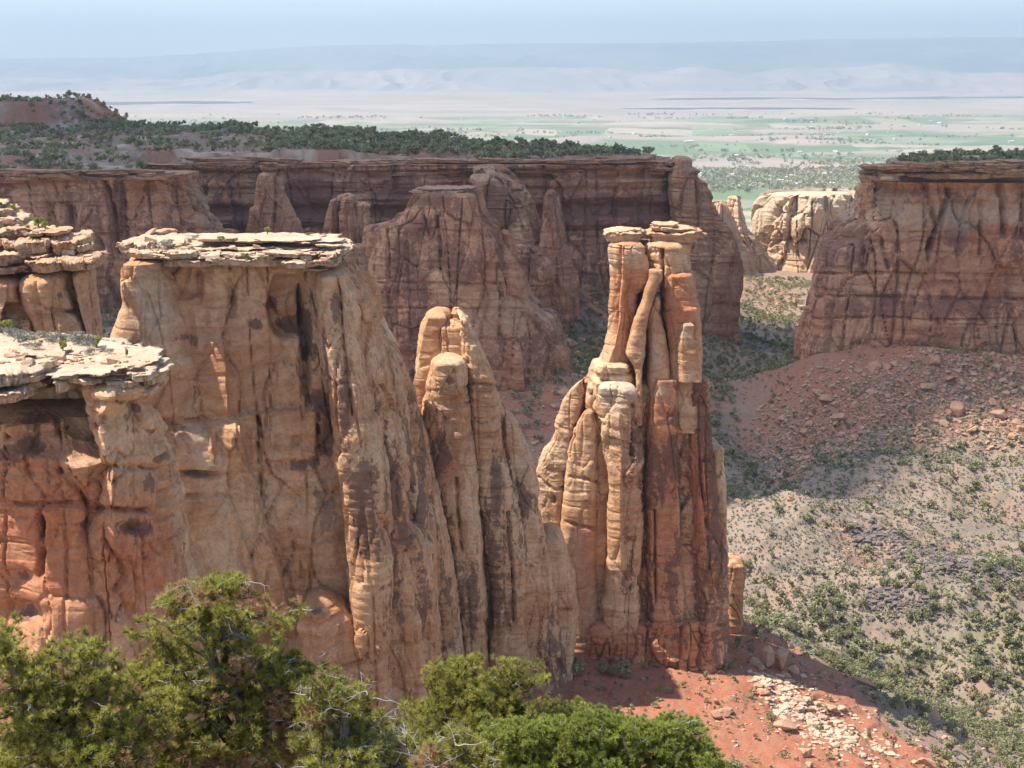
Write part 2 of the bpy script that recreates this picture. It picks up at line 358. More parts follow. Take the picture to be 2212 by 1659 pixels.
def slab_arrays(cx, cy, z, rx, ry, th, seed=0, yaw=0., rag=.22, p=2.6, tilt=(0, 0), n=96, undercut=.25, na_scale=1.0, layers=1):
    """one flat weathered slab: returns V, F"""
    a = np.linspace(0, 2 * np.pi, n, endpoint=False); ca, sa = np.cos(a), np.sin(a)
    ex = np.sign(ca) * np.abs(ca) ** (2 / p); ey = np.sign(sa) * np.abs(sa) ** (2 / p)
    rf = 1 + rag * (fbm(ca * 1.6 + seed, sa * 1.6, 0 * a + seed * .37, 5, seed, .68) + .5 * cells(ca * 3.1, sa * 3.1, 0 * a, seed)[0])
    prof = [(.02, 0), (.35, 0), (.6, 0), (.8, -.0), (.93, -.02), (.985, -.10)]
    nl = max(1, layers)
    for l in range(nl):
        t0, t1 = l / nl, (l + 1) / nl; sh = 1 - undercut * t1 * .6 + .05 * ((seed * 7 + l * 3) % 3 - 1)
        prof += [(sh, -(t0 + .12 / nl)), (sh + .015, -(t0 + .45 / nl)), (sh, -(t0 + .8 / nl)), (sh - .05, -(t0 + .97 / nl))]
    prof += [(.6 * (1 - undercut), -1.02), (.02, -1.02)]
    R_, H_ = np.array(prof).T
    rr = R_[:, None] * np.where(R_[:, None] > .7, rf[None], 1 + (rf[None] - 1) * (R_[:, None] / .7))
    jit = .02 * np.sin(np.arange(len(R_)) * 12.9898 + seed)[:, None] * 0
    X = ex[None] * rx * (rr + jit); Y = ey[None] * ry * (rr + jit); Z = H_[:, None] * th + 0 * X
    c, s = math.cos(yaw), math.sin(yaw); X, Y = X * c - Y * s, X * s + Y * c
    Z = Z + tilt[0] * X + tilt[1] * Y
    X = X + cx; Y = Y + cy; Z = Z + z
    nn = fbm(X / 1.6, Y / 1.6, Z / .5, 4, seed + 3, .6); m = min(th, 1.6)
    top = (H_ > -.15)[:, None]
    lay = 1 + .22 * cells(X / 2.6, Y / 2.6, Z / .4, seed + 9)[0] * (R_[:, None] > .7) * ~top
    X = cx + (X - cx) * (1 - (1 - lay) * .35); Y = cy + (Y - cy) * (1 - (1 - lay) * .35)
    cv = cells(X / 3.4 + .4 * nn, Y / 3.4, 0 * X, seed + 2)[0]
    Z = Z + np.where(top, .16 * m * cv, 0) + np.where(top, .22 * m * fbm(X / 2.6, Y / 2.6, Z * 0, 4, seed + 5) - .12 * m * (perlin(X / 3.2, Y / 3.2, 0 * Z, seed + 8) > .12), .05 * nn * m)
    X = X + np.where(R_[:, None] > .7, ex[None] * .16 * nn * m, 0); Y = Y + np.where(R_[:, None] > .7, ey[None] * .16 * nn * m, 0)
    nz = len(R_); V = np.stack([X, Y, Z], -1).reshape(-1, 3)
    i = np.arange(nz - 1)[:, None] * n; j = np.arange(n)[None]; j2 = (j + 1) % n
    F = np.stack([i + j, i + n + j, i + n + j2, i + j2], -1).reshape(-1, 4)
    return V, F
def merge(parts):
    V = []; F = []; o = 0
    for v, f in parts: V.append(v); F.append(f + o); o += len(v)
    return np.vstack(V), np.vstack(F)
def caps(name, specs, parent, mat=None, pale=.6, var=0., red=0., n=120, nm='caprock'):
    """specs: (uL, uR, vtop_of_rim, thickness_px, Y, half_depth, layers, seed[, tilt_x, rag])"""
    pr = []
    for sp in specs:
        uL, uR, vt, tp, Y, ry, ly, seed = sp[:8]; tx = sp[8] if len(sp) > 8 else 0; rag = sp[9] if len(sp) > 9 else .16
        Yf = Y; a = P(uL, vt, Yf); b = P(uR, vt, Yf); th = tp / FPX * Y
        pr.append(slab_arrays((a[0] + b[0]) / 2, Y, a[2], (b[0] - a[0]) / 2, ry, th, seed, 0, rag, 2.6, (tx, 0), n, layers=ly))
    V, F = merge(pr)
    pz = np.clip(pale + .25 * perlin(V[:, 0] / 3, V[:, 1] / 3, V[:, 2] / 1.2, 4), 0, 1)
    me = mesh(nm, V, F, mat or M['cap'], True, dict(var=np.full(len(V), var), red=np.full(len(V), red), pale=pz))
    return obj(nm, me, parent)
# ------------------------------------------------------------------ terrain
def in_poly(x, y, poly):
    r = np.zeros(x.shape, bool); n = len(poly)
    for i in range(n):
        (x1, y1), (x2, y2) = poly[i], poly[(i + 1) % n]
        c = ((y1 > y) != (y2 > y)) & (x < (x2 - x1) * (y - y1) / (y2 - y1 + 1e-9) + x1); r ^= c
    return r
def poly_dist(x, y, poly):
    d = np.full(x.shape, 1e9); n = len(poly)
    for i in range(n):
        (a, b), (c, e) = poly[i], poly[(i + 1) % n]; L = (c - a) ** 2 + (e - b) ** 2
        t = np.clip(((x - a) * (c - a) + (y - b) * (e - b)) / L, 0, 1); d = np.minimum(d, np.hypot(x - a - t * (c - a), y - b - t * (e - b)))
    return d
PL_L = [(-800, 632), (-140, 632), (-180, 752), (72, 750), (72, 775), (45, 815), (-40, 900), (-180, 1050), (-800, 1250)]
PL_R = [(150, 628), (700, 628), (700, 1000), (300, 820), (160, 690)]
PL_W = [(170, 1125), (420, 1125), (420, 1152), (190, 1152)]
_vis = [(1200,1500,296),(1430,1440,309),(1240,1430,306),(1300,1500,298),(1500,1480,300),(1700,1480,312),(1500,1600,276),(1750,1600,286),(1950,1600,302),(2100,1630,318),
 (1850,1470,327),(1700,1392,338),(1585,1315,345),(2050,1562,325),(2212,1659,328),(1300,1659,260),(1600,1700,254),(900,1500,270),
 (1650,1330,450),(1800,1420,420),(1900,1480,408),(2000,1520,402),(2150,1560,388),(2300,1600,375),(1800,1300,450),(2100,1300,450),(1650,1200,472),(1900,1200,482),(2150,1200,482),
 (1700,1115,500),(1900,1050,530),(2150,1020,545),(1620,1000,590),(1600,1080,550),(1750,900,595),(2000,900,575),(2200,900,573),(2000,750,607),(1760,755,616),(2200,780,603),
 (1560,850,690),(1650,750,800),(1650,690,900),(1600,630,985),(1550,590,1000),(1740,625,1020),(1230,805,596),(1150,850,584),(1100,1000,550),(1130,1100,520),(1265,830,640),
 (1300,700,715),(1250,770,690),(1180,600,728),(1280,565,755),(1320,600,765),(1500,600,880),(1430,640,860),(230,690,610),(600,800,560),(850,820,590)]
_hid = [(-60,200,-112),(60,200,-115),(-120,150,-104),(0,110,-88),(0,60,-64),(-40,60,-62),(60,80,-80),(160,150,-135),(200,300,-170),(250,200,-168),(330,300,-172),(350,450,-150),
 (-200,300,-118),(-160,450,-125),(-300,450,-110),(-400,560,-100),(0,480,-142),(0,400,-140),(60,440,-158),(60,380,-152),(100,400,-165),(-60,330,-126),(-200,200,-100),(420,600,-120),
 (200,1000,-135),(150,1400,-165),(-300,1400,-200),(600,1400,-200),(900,900,-200),(-900,900,-150),(-900,400,-100),(900,300,-200),(0,1800,-290),(-1000,1800,-290),(1000,1800,-290),(450,1100,-140),(-600,100,-120),(600,100,-180)]
CP_ = np.array([P(*q) for q in _vis] + [np.array(q, float) for q in _hid])
_D = np.hypot(CP_[:, None, 0] - CP_[None, :, 0], CP_[:, None, 1] - CP_[None, :, 1])
_n = len(CP_); _A = np.zeros((_n + 3, _n + 3)); _A[:_n, :_n] = _D - 3.0 * np.eye(_n)
_A[:_n, _n] = 1; _A[:_n, _n+1:] = CP_[:, :2] / 500; _A[_n, :_n] = 1; _A[_n+1:, :_n] = CP_[:, :2].T / 500
_W = np.linalg.solve(_A, np.append(CP_[:, 2], [0, 0, 0]))
KNOLLS = [(P(1715, 1130, 492), 30, 24, 9), (P(2060, 1040, 532), 52, 20, 9), (P(1900, 1270, 452), 40, 15, 6), (P(2160, 1330, 440), 45, 16, 5)]
def terrain(x, y, detail=True):
    x = np.asarray(x, float); y = np.asarray(y, float); z = np.empty(x.shape); m = {}
    xf, yf, zf = x.ravel(), y.ravel(), z.reshape(-1)
    xc, yc = np.clip(xf, -1200, 1200), np.clip(yf, -100, 1900)
    for s in range(0, xf.size, 200000):
        a, b = xc[s:s+200000], yc[s:s+200000]
        zf[s:s+200000] = np.hypot(a[:, None] - CP_[None, :, 0], b[:, None] - CP_[None, :, 1]) @ _W[:_n] + _W[_n] + a / 500 * _W[_n+1] + b / 500 * _W[_n+2]
    z = zf.reshape(x.shape)
    for c, sx, sy, h in KNOLLS: z = z + h * np.exp(-((x - c[0]) / sx) ** 2 - ((y - c[1]) / sy) ** 2)
    floor = sstep(330, 420, y) * (1 - sstep(540, 585, y) * sstep(60, 140, x)) * sstep(-60, 80, x) * (1 - sstep(880, 1000, y))
    if detail:
        hl = fbm(x / 85, y / 60, 0 * x, 3, 21); rd = 1 - np.abs(perlin(x / 46 + .3 * hl, y / 38, 0 * x, 24)) * 2.2
        z = z + floor * (5.5 * hl + 3.2 * rd + 1.5 * (1 - 2.5 * np.abs(perlin(x / 17, y / 13, 0 * x, 26))))
        z = z + .9 * fbm(x / 14, y / 14, 0 * x, 4, 30) * sstep(60, 200, y)
        z = z + .22 * fbm(x / 2.6, y / 2.6, 0 * x, 3, 36) * (y < 900)
        # the red slope: small broken ledges that run across it
        rs = sstep(225, 255, y) * (1 - sstep(335, 350, y)) * sstep(5, 20, x) * (1 - sstep(95, 130, x))
        tt = (z + 2.2 * fbm(x / 26, y / 20, 0 * x, 3, 44)) / 2.4; fr = tt - np.floor(tt)
        br = sstep(.0, .25, fbm(x / 9, y / 9, 0 * x, 3, 47) + .1)
        z = z + rs * br * 1.1 * (sstep(.42, .58, fr) - fr)
    # land beyond the canyon mouth drops to the valley
    far = sstep(1200, 3200, y); z = z * (1 - far) + -400 * far
    wide = sstep(900, 1200, np.abs(x)) * (y > 1100); z = z - 60 * wide
    # the rim we stand on
    rr = np.hypot(x * .8, np.clip(y, 0, None))
    near = -1.75 - .47 * np.clip(rr, 0, None) - .04 * np.clip(rr - 8, 0, 20) * 1.0 + .35 * fbm(x / 3, y / 3, 0 * x, 4, 50)
    w = sstep(31, 44, rr + 2 * perlin(x / 6, y / 6, 0 * x, 52)); z = near * (1 - w) + z * w
    pl = np.zeros(x.shape)
    for poly, base, e in ((PL_L, -42.5, 1), (PL_R, -41.5, 2), (PL_W, -88, 3)):
        ins = in_poly(x, y, poly); d = np.where(ins, poly_dist(x, y, poly), 0)
        edge = 3 * perlin(x / 9, y / 9, 0 * x, 60 + e) if detail else 0
        g = sstep(1.0, 3.0, d + edge * .7)
        up = d * .02 + 3.8 * fbm(x / 55, y / 45, 0 * x, 4, 63)
        if e == 1:
            up = up + 14.5 * sstep(-250, -284, x + 4 * perlin(x / 16, y / 16, 0 * x, 71)) * sstep(930, 946, y + 8 * perlin(x / 14, y / 20, 0 * x, 72)) + .014 * np.clip(-x, 0, 400) * sstep(640, 800, y)
            up = np.where((x > 20), up * (1 - sstep(20, 70, x)), up)
        if e == 2: up = up * 1.0 + .03 * np.clip(x - 200, 0, 200) + 1.0
        q = up / 1.5; up = 1.5 * (np.floor(q) + sstep(.55, .95, q - np.floor(q))) if detail else up
        zp = base + up
        z = np.where(ins, z * (1 - g) + zp * g, z); pl = np.where(ins, np.maximum(pl, g * e), pl)
    return z, pl
def tz(x, y): return float(terrain(np.array([x]), np.array([y]))[0][0])

# one sheet, finer where the picture looks, that reaches the valley floor and beyond
th = np.concatenate([np.linspace(-180, -24, 60), np.linspace(-23.5, 23.5, 1150), np.linspace(24, 180, 60)[:-1]]) * math.pi / 180
rr_ = np.concatenate([[.3], np.geomspace(1, 45, 70), np.linspace(46, 230, 90), np.linspace(231, 620, 560), np.linspace(621, 1150, 420), np.geomspace(1155, 4600, 60)])
RR, TH = np.meshgrid(rr_, th, indexing='ij')
gx, gy = RR * np.sin(TH), RR * np.cos(TH)
gz, gpl = terrain(gx, gy)
nr, na_ = gx.shape
i = np.arange(nr - 1)[:, None] * na_; j = np.arange(na_)[None]; j2 = (j + 1) % na_
F = np.stack([i + j, i + j2, i + na_ + j2, i + na_ + j], -1).reshape(-1, 4)
V = np.stack([gx, gy, gz], -1).reshape(-1, 3)
# soil masks
nb = fbm(gx / 22, gy / 22, 0 * gx, 4, 80)
red = sstep(235, 262, gy + 6 * nb) * (1 - sstep(352, 372, gy + 8 * nb)) * sstep(-60, -30, gx) * (1 - sstep(72, 96, gx - .35 * (300 - gy) + 14 * nb))
red = np.maximum(red, .85 * sstep(538, 592, gy + 26 * nb - 0.04 * gx) * (1 - sstep(680, 720, gy)) * sstep(60, 120, gx + 25 * nb) * (gpl == 0))          # talus under the right mesa
red = np.maximum(red, .9 * sstep(525, 575, gy + 26 * nb) * (gx > -60) * (gy < 860) * (1 - sstep(20, 75, gx + 25 * nb)) * (gpl == 0))                           # under the butte and back wall
red = np.maximum(red, .35 * sstep(900, 960, gy + 30 * nb) * (gy < 1200) * (gx > 62) * (gpl == 0) * (1 - sstep(150, 230, gx)))
red = np.maximum(red, .6 * sstep(1.2, 0, np.abs(gpl - 1)) * (.5 + nb)); red = np.maximum(red, .9 * (gpl == 1) * (gz > -36) )
red = np.maximum(red, .25 * sstep(.2, .7, nb)) * (gy > 60)
pale = np.clip((gpl > 0) * (.25 + 1.2 * fbm(gx / 16, gy / 16, 0 * gx, 3, 83)), 0, 1)
rocky = np.clip(sstep(.1, .5, fbm(gx / 24, gy / 24, 0 * gx, 4, 87)) * sstep(420, 460, gy) * (1 - sstep(520, 545, gy)) * sstep(75, 110, gx), 0, 1)
grass = sstep(455, 400, gy + 20 * nb) * sstep(45, 75, gx + .35 * (gy - 300)) * (1 - red) * (gy > 320) * np.clip(.5 + 1.2 * fbm(gx / 18, gy / 18, 0 * gx, 4, 99), 0, 1) if True else 0
t = NT('ground'); p = t.pos(); wv = t.noise(p, .08, 3, .5, col=True); pw = t.addv(p, wv, 6)
n1 = t.noise(pw, .045, 5, .6); n2 = t.noise(p, .55, 6, .7); n3 = t.noise(p, 2.6, 5, .75)
c = t.mix(t.ramp(n1, (.4, 0), (.62, 1)), (.275, .215, .162), (.31, .222, .158))
c = t.mix(t.ramp(n2, (.5, 0), (.66, .55)), c, (.18, .148, .122))
c = t.mix(t.math('MULTIPLY', t.attr('grass'), t.ramp(n3, (.35, .1), (.6, .75))), c, (.25, .245, .12))
rc = t.mix(t.ramp(n2, (.38, 0), (.62, 1)), (.42, .122, .06), (.40, .17, .095))
c = t.mix(t.math('MULTIPLY', t.attr('red'), t.ramp(n2, (.25, 1), (.72, .65))), c, rc)
c = t.mix(t.math('MULTIPLY', t.attr('pale'), t.ramp(n1, (.42, .2), (.6, .9))), c, (.56, .44, .33))
vb = t.n('ShaderNodeTexVoronoi', feature='F1'); t.l(t.addv(p, wv, 2), vb.inputs['Vector']); vb.inputs['Scale'].default_value = .8
c = t.mix(t.math('MULTIPLY', t.attr('rocky'), t.ramp(n2, (.42, 0), (.58, .95))), c, (.17, .14, .13))
# loose stones
st = t.ramp(vb.outputs['Distance'], (.10, 1), (.2, 0)); rnd = t.ramp(t.n('ShaderNodeSeparateColor').outputs[0], (0, 0), (1, 1))
sc_ = t.n('ShaderNodeSeparateColor'); t.l(vb.outputs['Color'], sc_.inputs[0])
c = t.mix(t.math('MULTIPLY', st, t.ramp(sc_.outputs[0], (.62, 0), (.68, .8))), c, (.46, .35, .26))
c = t.mix(1.0, c, t.ramp(n3, (.3, .72), (.5, 1), (.72, 1.22)), 'MULTIPLY')
h = t.math('ADD', t.math('MULTIPLY', n2, .7), t.math('ADD', t.math('MULTIPLY', n3, .4), t.math('MULTIPLY', st, .3)))
t.bsdf(c, .97, h, .5, .7); M['ground'] = t.m
me = mesh('ground', V, F, M['ground'], True, dict(red=red.ravel(), pale=pale.ravel(), rocky=rocky.ravel(), grass=grass.ravel()))
tag(obj('ground', me), kind='structure')
log('terrain', len(V))

# ------------------------------------------------------------------ the valley: farmland, desert, cliffs and mountains
vr = np.geomspace(2600, 46000, 260); vt = np.linspace(-40, 40, 300) * math.pi / 180
RR, TH = np.meshgrid(vr, vt, indexing='ij'); vx, vy = RR * np.sin(TH), RR * np.cos(TH)
vz = -380 + 26 * np.clip(fbm(vx / 900, vy / 500, 0 * vx, 4, 90) - .15, 0, 1) * sstep(5200, 7500, vy) - 12 * (1 - sstep(2600, 4000, vy))
vz = vz + 70 * sstep(14000, 26000, vy) + 25 * fbm(vx / 2500, vy / 1500, 0 * vx, 4, 92) * sstep(12000, 17000, vy)
def grid_faces(a, b):
    i = np.arange(a - 1)[:, None] * b; j = np.arange(b - 1)[None]
    return np.stack([i + j, i + j + 1, i + b + j + 1, i + b + j], -1).reshape(-1, 4)
farm = (1 - sstep(11200, 12000, vy + 900 * fbm(vx / 2600, 0 * vx, 0 * vx, 3, 95) - .10 * (vx - 0))) * np.clip(1 - 1.6 * sstep(.18, .45, fbm(vx / 900, vy / 500, 0 * vx, 4, 90)), 0, 1)
farm = farm * sstep(3600, 3900, vy)
t = NT('farmland'); p = t.pos()
def parcels(sx, sy, rot, off):
    mp = t.n('ShaderNodeMapping'); t.l(p, mp.inputs['Vector']); mp.inputs['Scale'].default_value = (1 / sx, 1 / sy, 0); mp.inputs['Rotation'].default_value = (0, 0, rot); mp.inputs['Location'].default_value = (off, off * .37, 0)
    v = t.n('ShaderNodeTexWhiteNoise', noise_dimensions='2D'); f = t.n('ShaderNodeVectorMath', operation='FLOOR'); t.l(mp.outputs[0], f.inputs[0]); t.l(f.outputs[0], v.inputs['Vector']); return v.outputs['Value']
a1 = parcels(620, 330, .32, 3.1); a2 = parcels(240, 760, .32, 7.7)
f1 = t.ramp(a1, (0, (.18, .19, .12)), (.28, (.27, .26, .18)), (.42, (.40, .32, .22)), (.55, (.24, .27, .15)), (.78, (.12, .17, .08)), (.94, (.42, .29, .21)), interp='CONSTANT')
f2 = t.ramp(a2, (0, (.19, .21, .13)), (.36, (.42, .34, .24)), (.48, (.15, .20, .10)), (.72, (.34, .29, .18)), (.86, (.22, .27, .14)), interp='CONSTANT')
fc = t.mix(t.ramp(t.noise(p, .0011, 3, .5), (.45, 0), (.5, 1)), f1, f2)
fc = t.mix(t.ramp(t.noise(p, .006, 5, .7), (.52, 0), (.62, .6)), fc, (.16, .22, .13))
dc = t.mix(t.ramp(t.noise(t.scale(p, .0006, .0012, 0), 1.0, 6, .65), (.4, 0), (.62, 1)), (.42, .33, .26), (.30, .25, .21))
c = t.mix(t.attr('farm'), dc, fc)
t.bsdf(c, 1, None); M['farm'] = t.m
me = mesh('valley_floor', np.stack([vx, vy, vz], -1).reshape(-1, 3), grid_faces(*vx.shape), M['farm'], True, dict(farm=farm.ravel()))
tag(obj('valley_floor', me), kind='structure')

def ridge_sheet(name, prof, r0, r1, zb, mat, amp, fx, seed, rows=110, pw=1.4, cols=900, erod=1.0):
    """hills whose crest follows prof (u, v) at distance r1 and whose foot is at r0"""
    t_ = np.linspace(-26, 26, cols) * math.pi / 180; s = np.linspace(0, 1, rows)
    u = CU + np.tan(t_) * FPX * 1.0
    vc = np.interp(u, [q[0] for q in prof], [q[1] for q in prof]); zc = ray(0, vc)[1] * r1
    S, TT = np.meshgrid(s, t_, indexing='ij'); r = r0 + (r1 - r0) * S
    xx = r * np.tan(TT); yy = r
    w = perlin(xx / fx * .5, yy / fx * .3, 0 * xx, seed)
    gull = 1 - np.abs(perlin(xx / fx + w, yy / (fx * 2.2), 0 * xx, seed + 1)) * 2.2
    gull2 = 1 - np.abs(perlin(xx / (fx * .35) + w, yy / fx, 0 * xx, seed + 2)) * 2.2
    rise = np.clip(S + .12 * w, 0, 1) ** pw
    z = zb + (zc[None] - zb) * rise + (gull * .6 + gull2 * .35) * amp * (rise * (1 - rise) * 4) ** .7 * erod
    V = np.stack([xx, yy, z], -1).reshape(-1, 3); V2 = np.stack([xx[-1] * 1.05, yy[-1] * 1.05, 0 * zc + zb], -1)
    n0 = len(V); V = np.vstack([V, V2]); F = grid_faces(rows, cols); k = np.arange(cols - 1)
    F = np.vstack([F, np.stack([n0 - cols + k, n0 - cols + k + 1, n0 + k + 1, n0 + k], -1)])
    return tag(obj(name, mesh(name, V, F, mat, True)), kind='structure')
def hill_mat(name, a, b, sc):
    t = NT(name); p = t.pos(); n1 = t.noise(t.scale(p, sc, sc * .5, sc * 3), 1.0, 6, .65)
    t.bsdf(t.mix(t.ramp(n1, (.42, 0), (.58, 1)), a, b), 1); return t.m
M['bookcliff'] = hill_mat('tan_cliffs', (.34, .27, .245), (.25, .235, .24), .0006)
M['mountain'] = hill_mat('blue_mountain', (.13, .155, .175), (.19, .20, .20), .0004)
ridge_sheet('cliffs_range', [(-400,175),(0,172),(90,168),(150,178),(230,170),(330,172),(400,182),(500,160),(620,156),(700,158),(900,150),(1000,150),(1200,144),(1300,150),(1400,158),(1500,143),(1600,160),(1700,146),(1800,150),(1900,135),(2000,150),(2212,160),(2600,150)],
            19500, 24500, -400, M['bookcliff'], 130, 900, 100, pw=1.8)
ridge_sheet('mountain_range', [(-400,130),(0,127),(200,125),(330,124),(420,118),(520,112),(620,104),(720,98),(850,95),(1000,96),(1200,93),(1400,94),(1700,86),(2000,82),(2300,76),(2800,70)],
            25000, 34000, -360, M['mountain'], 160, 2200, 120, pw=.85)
log('far land')
# ------------------------------------------------------------------ the twin spire
def near_base_red(v0, v1, amt=.9):                 # attribute by depth below the top, metres
    return lambda d, n: amt * sstep(v0, v1, d + 3 * n)
S_ = empty('rock_spire', P(1400, 1440, 320), 'tall twin sandstone spire with two flat caps almost touching, standing on red dirt', 'rock spire', 'free standing rock towers')
KW = dict(parent=S_, mat=M['near'], step=.26)
loft('pillar', Z5([(238,612,835),(330,597,838),(400,610,850),(500,620,850),(600,615,800),(700,612,790),(800,605,770),(900,585,745),(1000,548,735),(1090,500,730),(1180,490,740)]), 319, 5.5, 2.8, seed=1,
     feats=[('crack', sw(Z5)([(672,300),(668,500),(655,700),(640,860),(628,960)]), .35, 1.6), ('dent', 1119+.3228*770, 438+.3228*620, 14, 40, 1.5)], pspots=[(1372,545,16,14,.5),(1322,560,12,22,.35)], var=-.35, rspots=[(1350,680,40,90,.5)], A=(.5,.35,.3,.3), **KW)
loft('pillar', Z5([(240,838,1168),(330,842,1165),(420,848,1168),(480,852,1170),(520,858,1175)]), 319, 6, 3.0, seed=2, down=.6,
     feats=[('crack', sw(Z5)([(963,320),(962,420),(955,540)]), .4, 2.2)], var=.0, A=(.4,.3,.3,.3), pspots=[(1400,535,20,12,.4)], **KW)
loft('pillar', Z5([(430,968,1166),(520,962,1172),(600,955,1185),(700,955,1208),(800,960,1216),(950,975,1222),(1100,1000,1226),(1180,1000,1226)]), 318, 6, 3.4, seed=3,
     feats=[('crack', sw(Z5)([(950,640),(950,760),(975,880),(990,980),(1000,1100)]), .3, 1.2), ('hstep', sw(Z5)([(940,735),(1100,715),(1200,700)]), .6, 25)], var=-.1, rspots=[(1465,670,45,130,1.0)], A=(.4,.3,.25,.25), **KW)
loft('pillar', Z5([(440,872,962),(520,868,955),(560,845,925),(650,830,905),(750,785,875),(850,755,860),(920,735,855),(1000,718,850),(1080,760,830),(1150,790,825)]), 312.5, 2.4, 3.2, poly=0, top_r=.4, seed=4,
     feats=[], var=-.5, A=(.3,.15,.12,.2), **KW)
loft('pillar', Z5([(600,905,935),(700,875,945),(800,860,965),(900,865,985),(1000,870,1000),(1150,865,1010)]), 315, 3.4, 3.2, poly=0, seed=5, var=.1,
     pspots=[(1416,760,16,30,.4)], A=(.3,.3,.2,.2), **KW)
loft('pillar', Z5([(790,1095,1160),(850,1065,1162),(900,1055,1165),(950,1040,1185),(1010,1028,1205),(1080,1025,1222),(1150,1025,1222)]), 312.5, 3.0, 3.0, top_r=.5, seed=6, var=-.5, down=1,
     pspots=[(1480,720,20,25,.35)], A=(.3,.2,.3,.3), **KW)
loft('ledge', Z5([(1040,515,720),(1075,500,745),(1110,492,765),(1150,480,780),(1180,470,800)]), 317, 5.5, 2.6, seed=7, var=-.6, pale=lambda d, n: .12 + 0 * d, down=6, top_r=.8, A=(.3,.3,.7,.4), **KW)
loft('core', Z5([(245,650,1150),(300,640,1150),(480,640,1160),(520,640,1165)]), 323, 3, 4.5, seed=8, var=.5, top_r=.4, down=.5, A=(.3,.3,.2,.3), **KW)
loft('core', Z5([(500,640,890),(640,640,925),(800,620,960),(1000,600,1000),(1150,560,1020)]), 323, 2.6, 4.5, seed=9, var=.5, top_r=.4, down=3, A=(.3,.3,.2,.3), **KW)
# pedestal columns
loft('pillar', Z5([(1175,420,462),(1200,375,462),(1300,330,460),(1400,296,440),(1500,265,415)])[:-1] + Z6([(0,285,400),(100,250,372),(200,225,352),(260,172,342),(330,146,330),(420,118,322),(500,108,312),(600,114,300),(690,130,298),(800,180,300),(950,240,330),(1100,280,340),(1500,300,350)]), 320, 4.6, 4, yaw=-.28, poly=0, widen=.8, seed=11, var=-.75,
     feats=[('crack', sw(Z6)([(120,440),(220,520),(300,500)]), .3, .6), ('dent', 1119+.352*215, 876+.352*580, 5, 8, 1.2)], top_r=.6, A=(.9,.35,.22,.35), pale=lambda d, n: .25 * (d < 25), **KW)
loft('pillar', Z5([(1353,470,530),(1380,440,550)]) + Z6([(0,398,510),(100,375,512),(200,345,502),(300,325,496),(450,312,490),(600,300,488),(750,290,487),(850,285,482),(950,330,480),(1100,335,490),(1300,330,520),(1500,328,540)]), 317.5, 4.8, 4, yaw=-.22, poly=0, widen=.8, seed=12, var=-.6,
     feats=[('crack', sw(Z6)([(320,435),(400,450),(480,465)]), .3, .9), ('crack', sw(Z6)([(300,710),(380,740),(470,755)]), .3, .9)], top_r=.6, A=(.6,.3,.2,.3), rspots=[(1270,1200,25,120,.5)], **KW)
loft('pillar', Z5([(1160,468,545),(1250,462,550),(1400,460,552)]) + Z6([(100,470,560),(400,470,570),(800,470,570),(1500,470,590)]), 320, 6, 3.5, widen=1.0, seed=13, var=.0, A=(.4,.5,.4,.3), pale=lambda d, n: .15 * (d < 9), **KW)
loft('pillar', Z5([(1165,545,790),(1220,545,800),(1300,550,840),(1400,560,845)]) + Z6([(60,545,700),(100,535,735),(250,560,745),(450,575,748),(600,568,750),(750,576,752),(950,568,755),(1100,555,752),(1180,530,752),(1300,545,755),(1560,570,758)]), 315, 6, 5, widen=.5, seed=14, var=.28, yaw=-.12,
     pspots=[(1335,830,55,40,.8),(1330,880,20,18,.3)], vspots=[(1318,1020,12,120,-1.1),(1300,860,40,40,-.8),(1325,1190,14,60,-.9),(1322,1300,20,24,-.8),(1370,960,14,60,.3)],
     feats=[('crack', sw(Z6)([(700,0),(705,120),(690,300)]), .4, 1.5), ('step', sw(Z6)([(625,60),(640,300),(632,600),(640,1000)]), .9, 14, -1)], A=(.6,.5,.4,.3), rspots=[(1360,1400,60,40,.7)], **KW)
loft('pillar', Z5([(1145,860,1032),(1200,850,1034),(1400,840,1036)]) + Z6([(100,768,948),(400,752,962),(700,755,975),(1000,760,985),(1300,760,985),(1500,760,980)]), 316, 6, 5.5, widen=.4, seed=15, var=.45, yaw=.15,
     vspots=[(1440,1000,40,60,.5),(1410,1140,40,40,-.5),(1440,930,30,10,-.7),(1440,860,40,20,-.6)], feats=[('crack', sw(Z6)([(835,650),(835,900),(840,1200)]), .3, 1.5)],
     pspots=[(1425,845,18,16,.5)], top_r=.3, A=(.5,.35,.35,.25), rspots=[(1430,1000,60,300,.85),(1440,1380,60,50,.8)], **KW)
loft('pillar', Z5([(1118,1030,1225),(1160,1035,1226),(1300,1040,1232),(1400,1045,1236)]) + Z6([(100,952,1150),(250,962,1162),(400,972,1180),(550,976,1200),(700,980,1218),(900,985,1240),(1100,985,1252),(1280,990,1262),(1440,1000,1262)]), 319, 7.5, 5, widen=.3, seed=16, var=.55, yaw=.3,
     feats=[('crack', sw(Z6)([(1090,0),(1100,200),(1110,400),(1150,700),(1170,1000)]), .3, 1.3), ('step', sw(Z6)([(1100,100),(1130,350),(1160,700),(1180,1100)]), .9, 12, -1)],
     pspots=[(1482,830,20,12,.6)], vspots=[(1500,1010,10,80,-.8),(1480,1140,25,50,-.6),(1478,1100,28,20,.3)], top_r=.8, A=(.5,.45,.4,.25), rspots=[(1485,1000,70,320,1.0),(1500,1380,60,50,.8)], **KW)
loft('pillar', Z6([(205,1160,1232),(235,1158,1240),(262,1170,1234),(300,1168,1235),(500,1180,1250),(700,1200,1255),(900,1215,1258),(1100,1200,1262),(1300,1200,1265)]), 325, 6, 4.5, poly=0, seed=17, var=-.2, A=(.4,.4,.4,.3), **KW)
